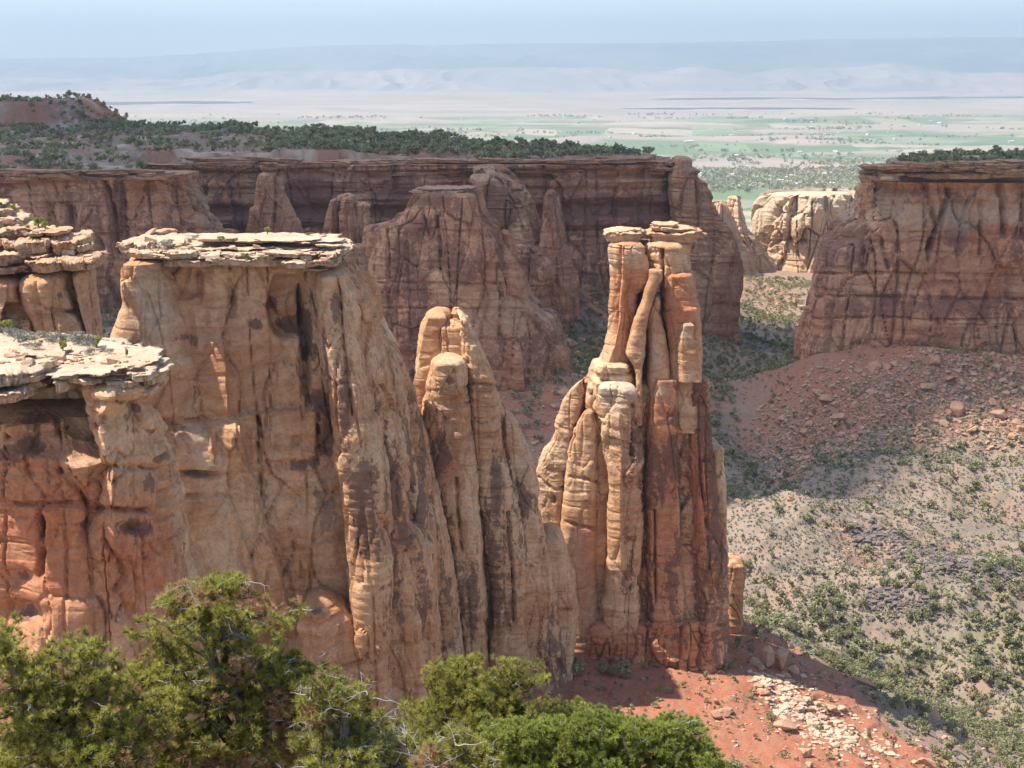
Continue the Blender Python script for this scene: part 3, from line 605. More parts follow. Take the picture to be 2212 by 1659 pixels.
loft('outcrop', Z6([(935,1285,1360),(960,1262,1385),(990,1258,1397),(1040,1262,1380),(1100,1270,1372),(1200,1262,1372)]), 338, 5, 4.5, poly=0, top_r=.4, seed=18, var=.35, A=(.3,.3,.5,.3), down=6, **KW)
loft('core', Z5([(1150,480,1210),(1400,440,1225)]) + Z6([(150,400,1140),(600,330,1180),(1500,330,1240)]), 322, 8.5, 4, seed=19, var=.35, top_r=.8, A=(.4,.5,.3,.3), down=12, **KW)
loft('plinth', Z6([(1235,520,1200),(1260,395,1225),(1330,365,1235),(1420,350,1240),(1540,340,1240)]), 319.5, 9.5, 3.6, seed=20, batter=.06, top_r=.6, var=.1, A=(.6,1.0,.6,.4), k=.6, red=lambda d, n: .8 + 0 * d, down=12, yaw=.12, **KW)
caps('spire_caps', [(1303,1394,497,22,320.5,5,2,1,.02,.08), (1316,1386,493,7,320.5,4,2,2,.03)], S_, mat=M['near'], pale=.15, var=-.3)
caps('spire_caps', [(1391,1516,496,25,321,6,2,3,.0,.08), (1404,1500,489,8,321,5,2,4,-.03), (1407,1463,481,8,321,3.5,3,5,.0), (1492,1528,504,6,321,1.6,1,6,.05)], S_, mat=M['near'], pale=.15, var=-.3)
log('spire')

# ------------------------------------------------------------------ middle spire
S_ = empty('rock_spire', P(1080, 1480, 298), 'round-headed cleft sandstone spire between the big rock fin and twin spire', 'rock spire', 'free standing rock towers')
KW = dict(parent=S_, mat=M['near'], step=.26)
loft('pillar', Z12([(60,205,262),(75,180,268),(100,165,272),(150,150,272),(200,140,270),(260,132,218),(350,120,200),(450,126,190),(520,150,190)]), 300, 5, 2.3, seed=21, var=-.6, A=(.5,.3,.35,.35), down=3,
     feats=[('dent', 972, 735, 18, 28, 2.0)], vspots=[(975,724,14,12,.6)], **KW)
loft('pillar', Z12([(64,280,330),(80,276,345),(120,285,360),(180,300,385),(250,315,415),(300,325,437),(362,330,453),(380,332,450),(450,330,465),(500,345,470),(600,355,472),(700,360,500),(800,372,522),(900,382,545),(1000,400,565),(1200,415,572),(1400,420,580),(1500,425,600)]), 298, 7, 4, widen=.4, seed=22, var=.12, yaw=.15, A=(.6,.4,.45,.35),
     feats=[('crack', sw(Z12)([(298,90),(300,160),(305,245)]), .4, 1.5), ('crack', sw(Z12)([(330,372),(400,374),(455,376)]), .25, .8), ('crack', sw(Z12)([(515,900),(515,1000),(530,1150),(535,1350)]), .3, 1.4)],
     vspots=[(1070,1050,14,70,.8),(1060,1300,30,50,.5),(1020,780,40,60,-.6),(1035,900,30,60,-.3),(1060,1250,50,150,.5)], **KW)
loft('pillar', Z12([(110,278,300),(160,282,322),(220,290,325),(260,300,322)]), 298, 2.5, 2.3, seed=23, var=-.5, A=(.3,.2,.3,.2), down=3, **KW)
loft('pillar', Z12([(243,235,300),(255,212,322),(300,206,332),(330,203,331),(380,190,331),(450,178,345),(520,170,350),(560,172,350),(590,196,350),(700,205,360),(800,226,372),(900,250,388),(1000,266,408),(1100,275,412),(1200,300,420),(1300,320,422),(1500,330,430)]), 294, 6.5, 3.6, widen=.4, seed=24, var=.0, A=(.5,.35,.4,.4),
     feats=[('dent', .9736*(850+270/1.844), .9736*(650+315/1.844), 18, 9, .7), ('dent', .9736*(850+280/1.844), .9736*(650+450/1.844), 20, 11, 1.0), ('crack', sw(Z12)([(300,760),(305,900),(320,1050)]), .3, 1.3)],
     vspots=[(978,822,14,8,.7),(972,902,16,14,.7),(955,940,10,40,.7),(960,1180,30,120,.8),(970,980,30,40,.7),(1010,1300,40,100,.6)], rspots=[(965,1010,35,40,.8)], pspots=[(968,780,26,14,.4)], **KW)
loft('pillar', Z12([(480,478,520),(500,470,532),(600,478,572),(700,508,610),(750,520,624),(800,520,626),(825,528,620),(900,550,636),(1000,565,655),(1100,570,670),(1200,572,686),(1370,576,690),(1400,582,685),(1550,580,685)]), 302, 6, 4, widen=.5, seed=25, var=.1, yaw=.1, A=(.5,.35,.4,.35),
     vspots=[(1130,1080,30,35,.9),(1110,950,30,60,-.8),(1130,1250,20,60,.4)], **KW)
loft('pillar', Z12([(955,650,700),(975,643,722),(1010,645,728),(1060,655,745),(1150,670,765),(1250,685,772),(1350,690,785),(1400,690,780),(1500,695,770)]), 305, 6, 4, widen=.5, seed=26, var=-.45, A=(.5,.3,.55,.4), **KW)
loft('pillar', Z12([(560,185,215),(600,195,235),(800,220,270),(1000,245,300),(1200,270,340),(1500,300,360)]), 300, 5, 3, seed=27, var=.4, A=(.4,.5,.3,.3), **KW)
loft('core', [(680,940,1005),(700,930,1015),(740,925,1030),(820,915,1060),(900,915,1090),(1000,925,1120),(1200,950,1190),(1500,960,1230)], 303, 8, 3.5, seed=28, var=.35, A=(.4,.4,.2,.3), **KW)
log('mid spire')

# ------------------------------------------------------------------ big fin
S_ = empty('rock_fin', P(600, 1480, 270), 'massive tan sandstone fin with flat pale roof and dark streaked face, largest rock', 'rock fin')
KW = dict(parent=S_, mat=M['near'])
z10 = sw(Z10); z11 = sw(Z11)
_ff = [('step', z10([(832,880),(835,1000),(840,1150),(850,1280),(855,1390)]), 1.8, 60, -1), ('hstep', z10([(720,1400),(860,1410),(1000,1395),(1200,1372),(1450,1360),(1750,1345)]), 1.3, 110),
    ('dent', 233.7+.3051*1270, 467.3+.3051*640, 40, 66, 4.0, 3), ('dent', 233.7+.3051*1400, 467.3+.3051*900, 11, 120, 2.4, 3), ('dent', 233.7+.3051*1120, 467.3+.3051*1050, 60, 70, 1.0),
    ('crack', z10([(1380,560),(1400,800),(1412,1000),(1420,1330)]), .5, 1.6), ('crack', z10([(1540,520),(1560,760),(1590,960),(1600,1340)]), .4, 1.3), ('crack', z10([(870,380),(880,560),(862,700)]), .6, 1.2),
    ('crack', z10([(640,420),(640,600)]), .5, .9), ('dent', 233.7+.3051*470, 467.3+.3051*470, 60, 36, 1.6, 3),
    ('crack', z10([(1480,1400),(1480,1640)]), .35, 1.2), ('crack', z10([(1055,1410),(1060,1640)]), .35, 1.0), ('crack', z10([(1910,1380),(1920,1640)]), .35, 1.2), ('crack', z10([(1750,1380),(1760,1560)]), .3, .8),
    ('step', z11([(640,100),(690,330),(760,500),(785,680),(840,850),(900,1050),(960,1320)]), 3.0, 55, -1), ('step', z11([(490,130),(490,370),(600,640),(690,860),(740,1100),(760,1230)]), 1.2, 40, -1),
    ('dent', P(1,1,1)[0]*0+(300+380/2.765)*.9736, (900+250/2.765)*.9736, 60, 40, -1.0), ('dent', (300+370/2.765)*.9736, (900+410/2.765)*.9736, 34, 8, 3.0), ('dent', (300+560/2.765)*.9736, (900+270/2.765)*.9736, 24, 44, -1.0),
    ('crack', z11([(1350,50),(1365,400),(1360,700),(1370,950),(1395,1200),(1420,1600)]), .7, 3.0), ('crack', z11([(1115,30),(1118,350)]), .3, 1.0), ('crack', z11([(750,80),(760,300),(770,620)]), .35, 1.0),
    ('dent', (300+985/2.765)*.9736, (900+210/2.765)*.9736, 11, 13, 1.2), ('dent', (300+950/2.765)*.9736, (900+350/2.765)*.9736, 55, 9, .8), ('crack', z11([(1010,930),(1035,1110)]), .3, .7),
    ('crack', z11([(770,560),(1000,545),(1300,520)]), .5, .5), ('crack', z11([(800,830),(1100,830),(1330,810)]), .5, .4)]
_fv = [(233.7+.3051*a, 467.3+.3051*b, .3051*c_, .3051*d_, w) for a, b, c_, d_, w in [(1400,850,55,200,1.4),(1290,790,110,60,1.1),(1620,620,70,110,1.1),(1650,1150,70,160,1.3),(1480,950,45,60,1.0),(1040,770,40,35,1.6),(1480,1300,100,90,.9),
    (1160,640,60,50,1.0),(560,880,90,60,1.0),(590,1260,50,90,.7),(1200,1200,35,170,.6),(1700,850,40,110,.9),(1540,1560,70,120,1.2),(1850,1600,90,90,.9),(1000,1050,160,200,-.3),(300,900,150,250,-.5),(440,690,110,70,.5),(1070,1500,25,80,.8)]]
_fv += [((300+a/2.765)*.9736, (900+b/2.765)*.9736, c_/2.765, d_/2.765, w) for a, b, c_, d_, w in [(950,350,190,50,.8),(1200,120,80,160,.7),(1440,220,80,120,.9),(900,500,150,70,.5),(1420,600,100,250,.7),(1220,640,110,160,.5),(1480,950,90,300,.8),(1040,1000,140,140,-.6),(1000,180,130,110,-.5)]]
loft('rock_wall', [(541,290,742),(575,293,748),(600,294,757),(630,296,765),(648,295,772),(662,283,778),(680,272,784),(700,264,790),(750,248,803),(800,236,818),(900,215,845),(1100,190,870),(1300,180,885),(1480,175,900)], 271, 13.5, 3.6, yaw=.20, batter=.05, seed=31, top_r=1,
     step=.36, A=(1.3,.7,.4,.4), feats=_ff, vspots=_fv, var=-.12, pspots=[(700,1110,80,60,.3)],
     rspots=[(500,780,60,100,.35),(420,760,60,60,.3)], down=14, **KW)
loft('buttress', [(545,293,432),(600,296,446),(640,297,455),(662,282,466),(690,268,474),(750,248,484),(820,235,489),(893,215,492),(903,212,512),(990,200,535),(1050,195,558),(1115,190,568),(1245,180,607),(1400,175,640),(1480,172,660)], 264, 13, 2.3, yaw=-.30, seed=44, poly=0, top_r=.8, step=.36, A=(1.0,.45,.15,.3), var=-.35, down=14,
     feats=[('dent', 420, 668, 30, 14, 1.2), ('dent', (300+380/2.765)*.9736, (900+230/2.765)*.9736, 80, 60, -1.2), ('dent', (300+370/2.765)*.9736, (900+410/2.765)*.9736, 34, 7, 3.0), ('dent', (300+230/2.765)*.9736, (900+125/2.765)*.9736, 18, 8, 1.6),
            ('step', z11([(490,130),(490,370),(600,640),(690,860),(740,1100),(760,1230)]), 1.4, 60, -1), ('crack', z11([(230,560),(500,540),(760,530)]), .4, .7), ('crack', z10([(340,1450),(520,1440),(760,1420)]), .4, .8), ('dent', 470, 970, 30, 80, -1.2)],
     pspots=[(330,690,50,90,.5),(430,960,70,45,.4),(500,965,30,50,.4),(480,1050,60,50,.3)], rspots=[(430,720,60,40,.45),(470,800,30,60,.5),(400,860,60,30,.3)],
     vspots=[(415,675,26,14,.9),(391,728,22,14,1.3),(440,852,12,26,1.0),(395,915,28,14,.7),(425,1015,36,7,1.2)], **KW)
KW['step'] = .36
loft('pillar', [(570,690,757),(620,695,775),(700,700,778),(850,715,800),(1000,740,825),(1200,765,850),(1480,775,862)], 262, 9, 3.6, widen=.5, batter=.03, seed=32, var=.1, vspots=[(725,660,14,35,.9),(742,860,12,50,.9),(790,1100,30,120,.8)], feats=[('crack', [(735,620),(745,760),(760,900)], .4, 1.4)], A=(.7,.6,.35,.35), **KW)
loft('pillar', [(590,735,780),(640,742,800),(720,752,815),(800,765,838),(900,780,858),(1000,800,882),(1200,820,905),(1480,830,925)], 268, 9, 3.6, widen=.5, batter=.03, seed=33, var=.1, vspots=[(850,1150,40,200,.9)], A=(.7,.6,.3,.35), **KW)
loft('pillar', [(625,770,792),(662,772,801),(705,776,814),(745,790,842),(800,800,868),(850,812,884),(900,820,890),(950,828,900),(1100,850,925),(1200,858,930),(1480,870,945)], 277, 8, 3.6, widen=.3, batter=.02, seed=34, var=.1, vspots=[(880,1150,50,220,1.0)], A=(.7,.6,.3,.35), **KW)
loft('pillar', [(742,842,858),(757,842,862),(790,846,878),(830,860,890),(852,862,889),(870,862,884)], 286, 3.5, 2.6, seed=35, var=.6, A=(.3,.3,.3,.3), down=6, **KW)
loft('pillar', [(850,858,886),(900,862,905),(950,872,918),(1050,890,940),(1150,905,960),(1300,925,985),(1480,925,1000)], 284, 7, 3.6, widen=.5, seed=36, var=.35, A=(.6,.6,.3,.35), **KW)
loft('pillar', [(1130,850,905),(1180,845,925),(1300,850,940),(1480,850,955)], 266, 6, 3.6, widen=.4, seed=37, var=.35, A=(.6,.5,.3,.35), **KW)
loft('outcrop', [(1276,668,705),(1292,660,728),(1312,655,755),(1330,648,772),(1380,640,790),(1480,640,797)], 255, 7, 2.9, seed=38, var=-.5, A=(.6,.3,.7,.5), down=16, **KW)
caps('fin_caps', [(272,400,514,24,268,10,2,11,.0,.2), (300,700,519,8,271,14,2,12,.0,.12), (285,640,526,9,269,14.5,3,13,-.01,.14), (292,560,534,9,267,14.5,3,14,-.01,.16),
     (480,620,533,9,266,13,3,15,0,.16), (600,738,520,9,272,13,2,16,-.02,.16), (622,752,528,22,271,13,3,17,-.02,.14), (640,755,546,10,268,13,2,18,-.01,.2), (690,752,536,12,262,8,2,19,.0,.2)], S_, pale=.45, n=220)
def rim_slabs(pts, Y0, Y1, n, wpx, thp, dv, seed, ry=(2, 5)):
    r_ = np.random.RandomState(seed); o = []; us = [p_[0] for p_ in pts]
    for q in range(n):
        u = r_.uniform(us[0], us[-1]); v = np.interp(u, us, [p_[1] for p_ in pts]) + r_.uniform(*dv); w = max(10, min(r_.uniform(*wpx) / 2, u - us[0] + 4, us[-1] - u + 4))
        o.append((u - w, u + w, v, r_.uniform(*thp), r_.uniform(Y0, Y1), r_.uniform(*ry), 1 + q % 3, seed * 50 + q, r_.uniform(-.05, .05), .17))
    return o
caps('rim_ledges', rim_slabs([(285,545),(400,556),(520,558),(640,558),(735,556)], 255, 262, 34, (40,130), (7,15), (-18,6), 5), S_, pale=.35, n=90)
caps('roof_slabs', rim_slabs([(620,566),(735,572)], 256, 262, 12, (24,60), (5,10), (-8,8), 15) + rim_slabs([(300,516),(740,520)], 262, 282, 26, (30,120), (3,6), (-8,8), 6), S_, pale=.6, n=90)
def loose_stones(pts, Y0, Y1, n, sz, seed, nm='loose_stones'):
    r_ = np.random.RandomState(seed); bpy.context.view_layer.update(); dg_ = bpy.context.evaluated_depsgraph_get(); pr = []
    for _ in range(n):
        u = r_.uniform(pts[0][0], pts[-1][0]); v = np.interp(u, [q[0] for q in pts], [q[1] for q in pts]) + r_.uniform(-14, 16)
        h = scene.ray_cast(dg_, Vector((0, 0, 0)), Vector(P(u, v, 1)).normalized(), distance=Y1)
        if not h[0] or h[1].y < Y0: continue
        d = r_.normal(size=(9, 3)); s = sz * np.clip(r_.lognormal(0, .5), .5, 3); k_ = np.arange(9)
        a = np.array([(-1,-1,-1),(1,-1,-1),(1,1,-1),(-1,1,-1),(-1,-1,1),(1,-1,1),(1,1,1),(-1,1,1)]) * [.5, .4, .22] + .12 * d[:8]
        pr.append((a * s + np.array(h[1]) + [0, 0, s * .1], np.array([(0,3,2,1),(4,5,6,7),(0,1,5,4),(1,2,6,5),(2,3,7,6),(3,0,4,7)])))
    if pr:
        V, F = merge(pr); z_ = np.zeros(len(V)); obj(nm, mesh(nm, V, F, M['cap'], False, dict(var=z_ - .3, red=z_, pale=z_ + .3)), S_)['kind'] = 'stuff'
loose_stones([(300,520),(450,545),(735,550)], 245, 300, 90, .65, 91)
log('fin')

# ------------------------------------------------------------------ near left ledge
S_ = empty('rock_ledge', P(100, 1420, 175), 'nearest orange cliff ledge at left edge, white slab roof with grey brush', 'rock ledge', 'rock ledges at the left edge')
KW = dict(parent=S_, mat=M['near'])
za = sw(ZA); zb = sw(ZB)
_lf = [('dent', .2201*640, 632.8+.2201*1350, 110, 60, 2.2, 3), ('dent', .2201*850, 632.8+.2201*1250, 26, 70, 2.5), ('crack', za([(0,1440),(400,1440),(700,1430)]), .3, .8),
    ('hstep', za([(600,1600),(750,1440),(960,1460),(1100,1560),(1500,1530)]), 1.6, 70), ('crack', zb([(560,200),(700,330),(810,520),(950,720),(960,820)]), .35, 1.3), ('crack', zb([(960,830),(1060,950),(1130,1060),(1160,1170),(1050,1300)]), .3, 1.2),
    ('hstep', zb([(380,540),(640,500),(800,520)]), 1.0, 60), ('crack', zb([(820,530),(1050,545),(1450,550)]), .25, .9), ('crack', zb([(0,490),(350,500),(650,490)]), .3, .7), ('crack', zb([(370,520),(375,800),(370,1130)]), .4, 1.4),
    ('dent', .2347*850, 973.6+.2347*750, 26, 26, 1.6), ('dent', .2347*1180, 973.6+.2347*710, 28, 10, 1.2), ('dent', .2347*1190, 973.6+.2347*1490, 20, 20, 1.2), ('dent', .2347*200, 973.6+.2347*1500, 55, 22, 1.6), ('dent', .2347*150, 973.6+.2347*1180, 36, 18, .8),
    ('dent', .2347*1020, 973.6+.2347*1020, 22, 46, -1.2), ('dent', .2347*1200, 973.6+.2347*60, 60, 26, -1.6), ('dent', .2347*700, 973.6+.2347*60, 40, 20, -1.8), ('dent', .2347*950, 973.6+.2347*930, 8, 60, -.6)]
_lv = [(.2201*a, 632.8+.2201*b, .2201*c_, .2201*d_, w) for a, b, c_, d_, w in [(1330,1120,60,50,.9),(1400,1210,80,120,.8),(1150,1260,90,80,.8),(550,1250,80,160,.9),(250,1250,200,120,.8),(200,1550,160,90,1.2),(1200,1400,120,60,.7),(1330,1600,60,60,1.2),(850,1350,60,60,.4)]]
_lv += [(.2347*a, 973.6+.2347*b, .2347*c_, .2347*d_, w) for a, b, c_, d_, w in [(120,60,200,70,1.2),(1200,700,150,60,1.1),(820,680,80,80,.9),(560,420,60,80,.7),(360,700,25,200,.7),(1150,800,80,60,.6),(200,1540,140,90,.8),(180,1180,70,60,1.0)]]
loft('rock_wall', ZA([(1035,-900,1395),(1100,-900,1400),(1200,-900,1420),(1300,-900,1460),(1400,-900,1490),(1500,-900,1530),(1600,-900,1580),(1659,-900,1590)]) + ZB([(80,-900,1500),(150,-900,1510),(300,-900,1500),(520,-900,1535),(700,-900,1500),(850,-900,1540),(1000,-900,1560),(1200,-900,1560),(1400,-900,1570),(1659,-900,1600),(2000,-900,1640)]), 178, 12, 4.5, yaw=-.22, seed=41, top_r=.5,
     step=.24, A=(1.5,.5,.3,.45), feats=_lf, vspots=_lv, var=.05, rspots=[(120,1200,280,190,1.0),(60,900,200,200,.4)], pspots=[(165,1000,40,25,.35),(330,990,26,20,.35)], down=20, k=.8, **KW)
loft('rock_block', ZA([(760,820,1440),(800,840,1560),(850,880,1595),(900,900,1600),(930,915,1560),(1000,935,1545),(1040,940,1400),(1090,960,1400),(1200,985,1430),(1320,1020,1470),(1450,1040,1490),(1540,1050,1520),(1659,1040,1545)]) + ZB([(60,1000,1500),(300,920,1495),(520,900,1500),(700,880,1490),(1000,850,1540),(1300,820,1560),(1659,800,1590),(1900,780,1600)]), 171, 7, 3.0, yaw=-.2, seed=42, step=.22, A=(.8,.5,.5,.4), var=-.1, k=.7,
     pspots=[(.2201*1150, 632.8+.2201*890, 22, 14, .5)], vspots=[(285,880,16,14,1.2),(270,900,14,14,.7),(300,930,40,14,.8),(290,1140,40,20,.9),(330,1040,20,30,.6)], feats=[('hstep', za([(900,1050),(1100,1050),(1500,1050)]), -1.0, 12), ('crack', zb([(950,150),(1200,165),(1500,150)]), .3, 1.0), ('crack', zb([(820,530),(1050,545),(1450,550)]), .3, 1.2), ('crack', zb([(960,830),(1060,950),(1130,1060),(1160,1170),(1050,1300)]), .3, 1.2), ('dent', .2347*1190, 973.6+.2347*1490, 20, 20, 1.0), ('dent', .2347*1180, 973.6+.2347*710, 28, 10, 1.0)], down=20, rspots=[(300,1220,160,170,1.0)], **KW)
loft('slanting_slab', ZA([(1000,1380,1480),(1150,1300,1500),(1350,1300,1560),(1500,1300,1640),(1659,1300,1680)]) + ZB([(100,1300,1590),(300,1300,1650),(500,1300,1760),(700,1300,1820),(900,1300,1840),(1000,1300,1900),(1150,1300,1990),(1400,1300,2080),(1659,1300,2160),(2000,1300,2250)]), 190, 7, 2.6, yaw=.3, seed=43, step=.3, A=(.5,.3,.2,.3), var=-.7, down=14, **KW)
caps('ledge_caps', [(112,338,778,12,172,9,2,21,.06,.14), (150,352,790,18,172,6.5,2,22,.0,.12), (317,366,793,10,171,2.4,2,23,.0,.2), (305,354,804,20,171,3,1,24,.0,.15), (312,342,832,15,171,3,1,25,.0,.15),
     (-120,125,778,36,171,9,1,26,.05,.08), (-120,118,818,30,170,9,2,27,.0,.12), (124,156,807,33,167,3,1,28,0,.12), (-120,190,764,12,176,10,2,29,.0,.1), (-120,140,752,12,181,11,2,30,.02,.12), (-120,300,763,8,181,11,2,31,-.02,.12), (-120,60,748,14,183,10,2,32,.0,.1),
     (-120,300,800,40,180,9,1,33,.0,.08), (-120,280,762,60,187,13,2,34,.0,.08), (-120,230,752,40,193,11,2,35,.0,.08)], S_, pale=.6, n=260)
caps('rim_ledges', rim_slabs([(-60,800),(120,800),(230,800),(330,800)], 166, 170, 14, (40,110), (9,19), (-6,22), 7, (1.5, 3.5)) + rim_slabs([(-60,752),(300,768)], 174, 184, 16, (40,120), (3,6), (-6,6), 8), S_, pale=.55, n=120)
loose_stones([(0,770),(330,790)], 155, 205, 55, .45, 92)
log('left ledge')

# ------------------------------------------------------------------ second ledge behind it
S_ = empty('rock_ledge', P(80, 780, 238), 'layered brown rock ledge with overhanging nose, behind the white slab ledge', 'rock ledge', 'rock ledges at the left edge')
KW = dict(parent=S_, mat=M['near'], step=.3)
loft('pillar', ZC([(880,700,950),(1000,705,922),(1150,740,942),(1300,800,968),(1450,850,1000),(1560,880,1008),(1900,900,1040)]), 238, 5, 2.6, seed=51, var=.25, yaw=.1, A=(.5,.6,.3,.3), rspots=[(190,680,30,80,.5)], down=16, **KW)
loft('rock_wall', ZC([(905,270,712),(1050,280,705),(1200,300,745),(1400,390,830),(1560,430,880),(1900,430,930)]), 236, 8, 3.2, seed=52, var=-.55, A=(.7,.5,.3,.3), feats=[('crack', sw(ZC)([(330,1260),(500,1320),(800,1350)]), .3, .7)], vspots=[(128,640,8,14,1.0),(150,720,14,40,.4)], down=16, **KW)
loft('rock_wall', ZC([(930,-500,285),(1100,-500,275),(1250,-500,310),(1400,-500,380),(1560,-500,430),(1900,-500,440)]), 235, 9, 4, seed=53, var=.0, A=(.9,.6,.4,.4), feats=[('dent', .2112*120, 389.4+.2112*1430, 22, 36, 3.5, 4)], vspots=[(26,695,22,34,1.4)], rspots=[(40,640,40,40,.5)], down=16, **KW)
caps('ledge_caps', [(146,220,551,24,238,7,2,41,.0,.12), (74,164,554,24,237,8,2,42,.0,.1), (-90,75,540,24,236,9,3,43,.0,.1), (-90,77,566,16,236,9,3,44,.0,.08), (30,140,541,12,240,9,2,45,.0,.12), (120,190,545,10,241,8,2,46,0,.14), (30,130,508,32,241,9,2,47,.0,.1),
     (126,186,512,30,242,8,2,48,-.02,.14), (172,192,527,14,241,4,1,49,0,.12), (-90,38,510,28,239,9,2,50,.0,.1), (103,146,495,9,242,5,1,51,0,.15), (74,110,496,10,241,5,1,52,0,.15), (-90,82,486,22,244,10,2,53,-.03,.12), (-90,104,492,14,243,8,2,54,-.05,.14), (-90,56,464,20,247,9,2,55,-.08,.12), (-90,26,446,18,249,8,2,56,-.05,.12), (-90,13,436,16,250,7,2,57,0,.12)], S_, mat=M['near'], pale=.35, var=-.2, n=200)
loose_stones([(0,480),(60,500),(140,530),(200,560)], 225, 262, 60, .5, 93)
log('second ledge')

# ------------------------------------------------------------------ free standing butte and the small towers in front of the back wall
S_ = empty('butte', P(1000, 790, 600), 'broad shaded reddish butte with thin flat cap, standing behind the cleft spire', 'butte')
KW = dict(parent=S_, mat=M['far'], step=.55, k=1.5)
z4 = sw(Z4)
loft('rock_wall', Z4([(362,672,1085),(400,665,1092),(450,640,1105),(530,582,1135),(560,560,1170),(590,500,1200),(596,400,1215),(620,388,1225),(700,386,1245),(800,376,1300),(900,362,1350),(1000,350,1395),(1100,345,1440),(1150,342,1500),(1200,342,1580),(1300,342,1655),(1400,342,1692),(1500,342,1702),(1580,342,1710)]), 606, 17, 3.0, batter=.08, seed=61, top_r=1.5, poly=0, A=(2.2,1.2,.7,.6),
     feats=[('crack', z4([(810,540),(830,700),(840,900)]), .7, 2.5), ('crack', z4([(350,990),(700,992),(1250,995)]), .5, 1.2), ('crack', z4([(350,1160),(900,1160),(1400,1165)]), .5, 1.0), ('crack', z4([(1250,1000),(1240,1200),(1230,1400)]), .7, 2.0), ('step', z4([(1095,560),(1100,800),(1110,1150)]), 2.0, 40, -1)],
     vspots=[(681.5+.3227*a, 292+.3227*b, .3227*c_, .3227*d_, w) for a, b, c_, d_, w in [(760,430,150,50,.7),(700,640,90,80,.5),(900,850,200,100,.6),(560,860,150,100,.6),(1000,950,80,60,.6),(600,1050,200,60,.4),(860,600,60,50,-1.2),(1280,1240,90,50,-1.2),(1180,1100,40,200,-.5),(1000,380,60,40,-.4)]], var=.12, down=40, **KW)
loft('shoulder', Z4([(628,1240,1278),(645,1226,1292),(700,1226,1322),(780,1230,1332),(860,1232,1340),(1100,1250,1400)]), 608, 8, 2.5, seed=62, A=(.8,.6,.6,.4), var=-.3, down=6, **KW)
caps('butte_cap', [(897,1030,404,8,605,9,2,61,.02,.08), (893,1034,409,9,605,10,2,62,.02,.1)], S_, mat=M['far'], pale=.5, var=-.4, n=200)

S_ = empty('rock_spire', P(590, 520, 700), 'small pointed tower with tiny cap in front of the shaded back wall', 'rock spire', 'free standing rock towers')
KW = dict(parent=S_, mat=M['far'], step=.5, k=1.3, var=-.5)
loft('pillar', Z1([(740,1125,1200),(760,1122,1203),(800,1117,1216),(850,1114,1243),(900,1105,1272),(950,1095,1292),(1010,1075,1305),(1100,1060,1320)]), 700, 6, 2.6, seed=64, A=(1.0,.9,.5,.5), feats=[('crack', sw(Z1)([(1195,760),(1190,850),(1180,1000)]), .7, 2.5)], **KW)
loft('pillar', Z1([(890,1085,1115),(930,1078,1120),(1000,1055,1125),(1100,1045,1130)]), 697, 4, 2.5, seed=65, A=(.8,.6,.5,.5), **KW)
caps('cap', [(560,601,352,4,700,4,1,63,0,.2), (561,600,359,7,700,5,2,64,0,.15), (566,590,353,3,700,3,1,65,0,.15)], S_, mat=M['far'], pale=.1, var=.1, n=80)
S_ = empty('rock_spire', P(750, 560, 700), 'cluster of three stubby rounded pillars before the shaded back wall', 'rock spire', 'free standing rock towers')
KW['parent'] = S_
loft('pillar', Z1([(855,1440,1462),(870,1422,1462),(920,1410,1460),(1000,1395,1455),(1060,1390,1460),(1120,1390,1460)]), 700, 4.5, 2.4, seed=66, A=(.8,.7,.5,.5), **KW)
loft('pillar', Z1([(846,1485,1520),(860,1475,1528),(920,1472,1532),(1000,1472,1550),(1050,1470,1560),(1120,1470,1560)]), 697, 5, 2.4, seed=67, A=(.8,.7,.5,.5), **KW)
loft('pillar', Z1([(870,1555,1585),(885,1549,1595),(950,1550,1600),(1040,1562,1602),(1120,1562,1605)]), 699, 4, 2.4, seed=68, A=(.8,.7,.5,.5), **KW)
loft('arched_back', Z1([(832,1495,1520),(842,1470,1530),(870,1455,1540),(960,1450,1580),(1120,1430,1600)]), 706, 4, 2.4, seed=69, A=(.8,.7,.5,.5), **KW)
loft('base_block', Z1([(1050,1500,1600),(1060,1490,1612),(1120,1490,1612)]), 690, 6, 3.5, seed=70, A=(.6,.7,.8,.5), down=30, **KW)
loft('base_block', Z1([(968,1590,1622),(985,1580,1630),(1120,1570,1640)]), 695, 6, 3.5, seed=71, A=(.6,.7,.8,.5), down=30, **KW)
for q in ([(985,955,1005),(1000,950,1022),(1040,940,1040)], [(980,1322,1340),(1010,1310,1350)], [(984,1354,1370),(1012,1345,1380)]):
    me_ = loft('hoodoo', Z1(q), 705, 4, 2.5, seed=72 + q[0][1] % 7, A=(.6,.4,.9,.5), mat=M['far'], step=.5, var=-.3, down=30)
    tag(me_, {955: 'squat shaded rock at the foot of the left cliff, left of pointed tower', 1322: 'tiny rock right of the pointed tower, left one of a pair', 1354: 'tiny rock right of the pointed tower, right one of a pair'}[q[0][1]], 'hoodoo', 'small hoodoos before the back wall')
log('butte')

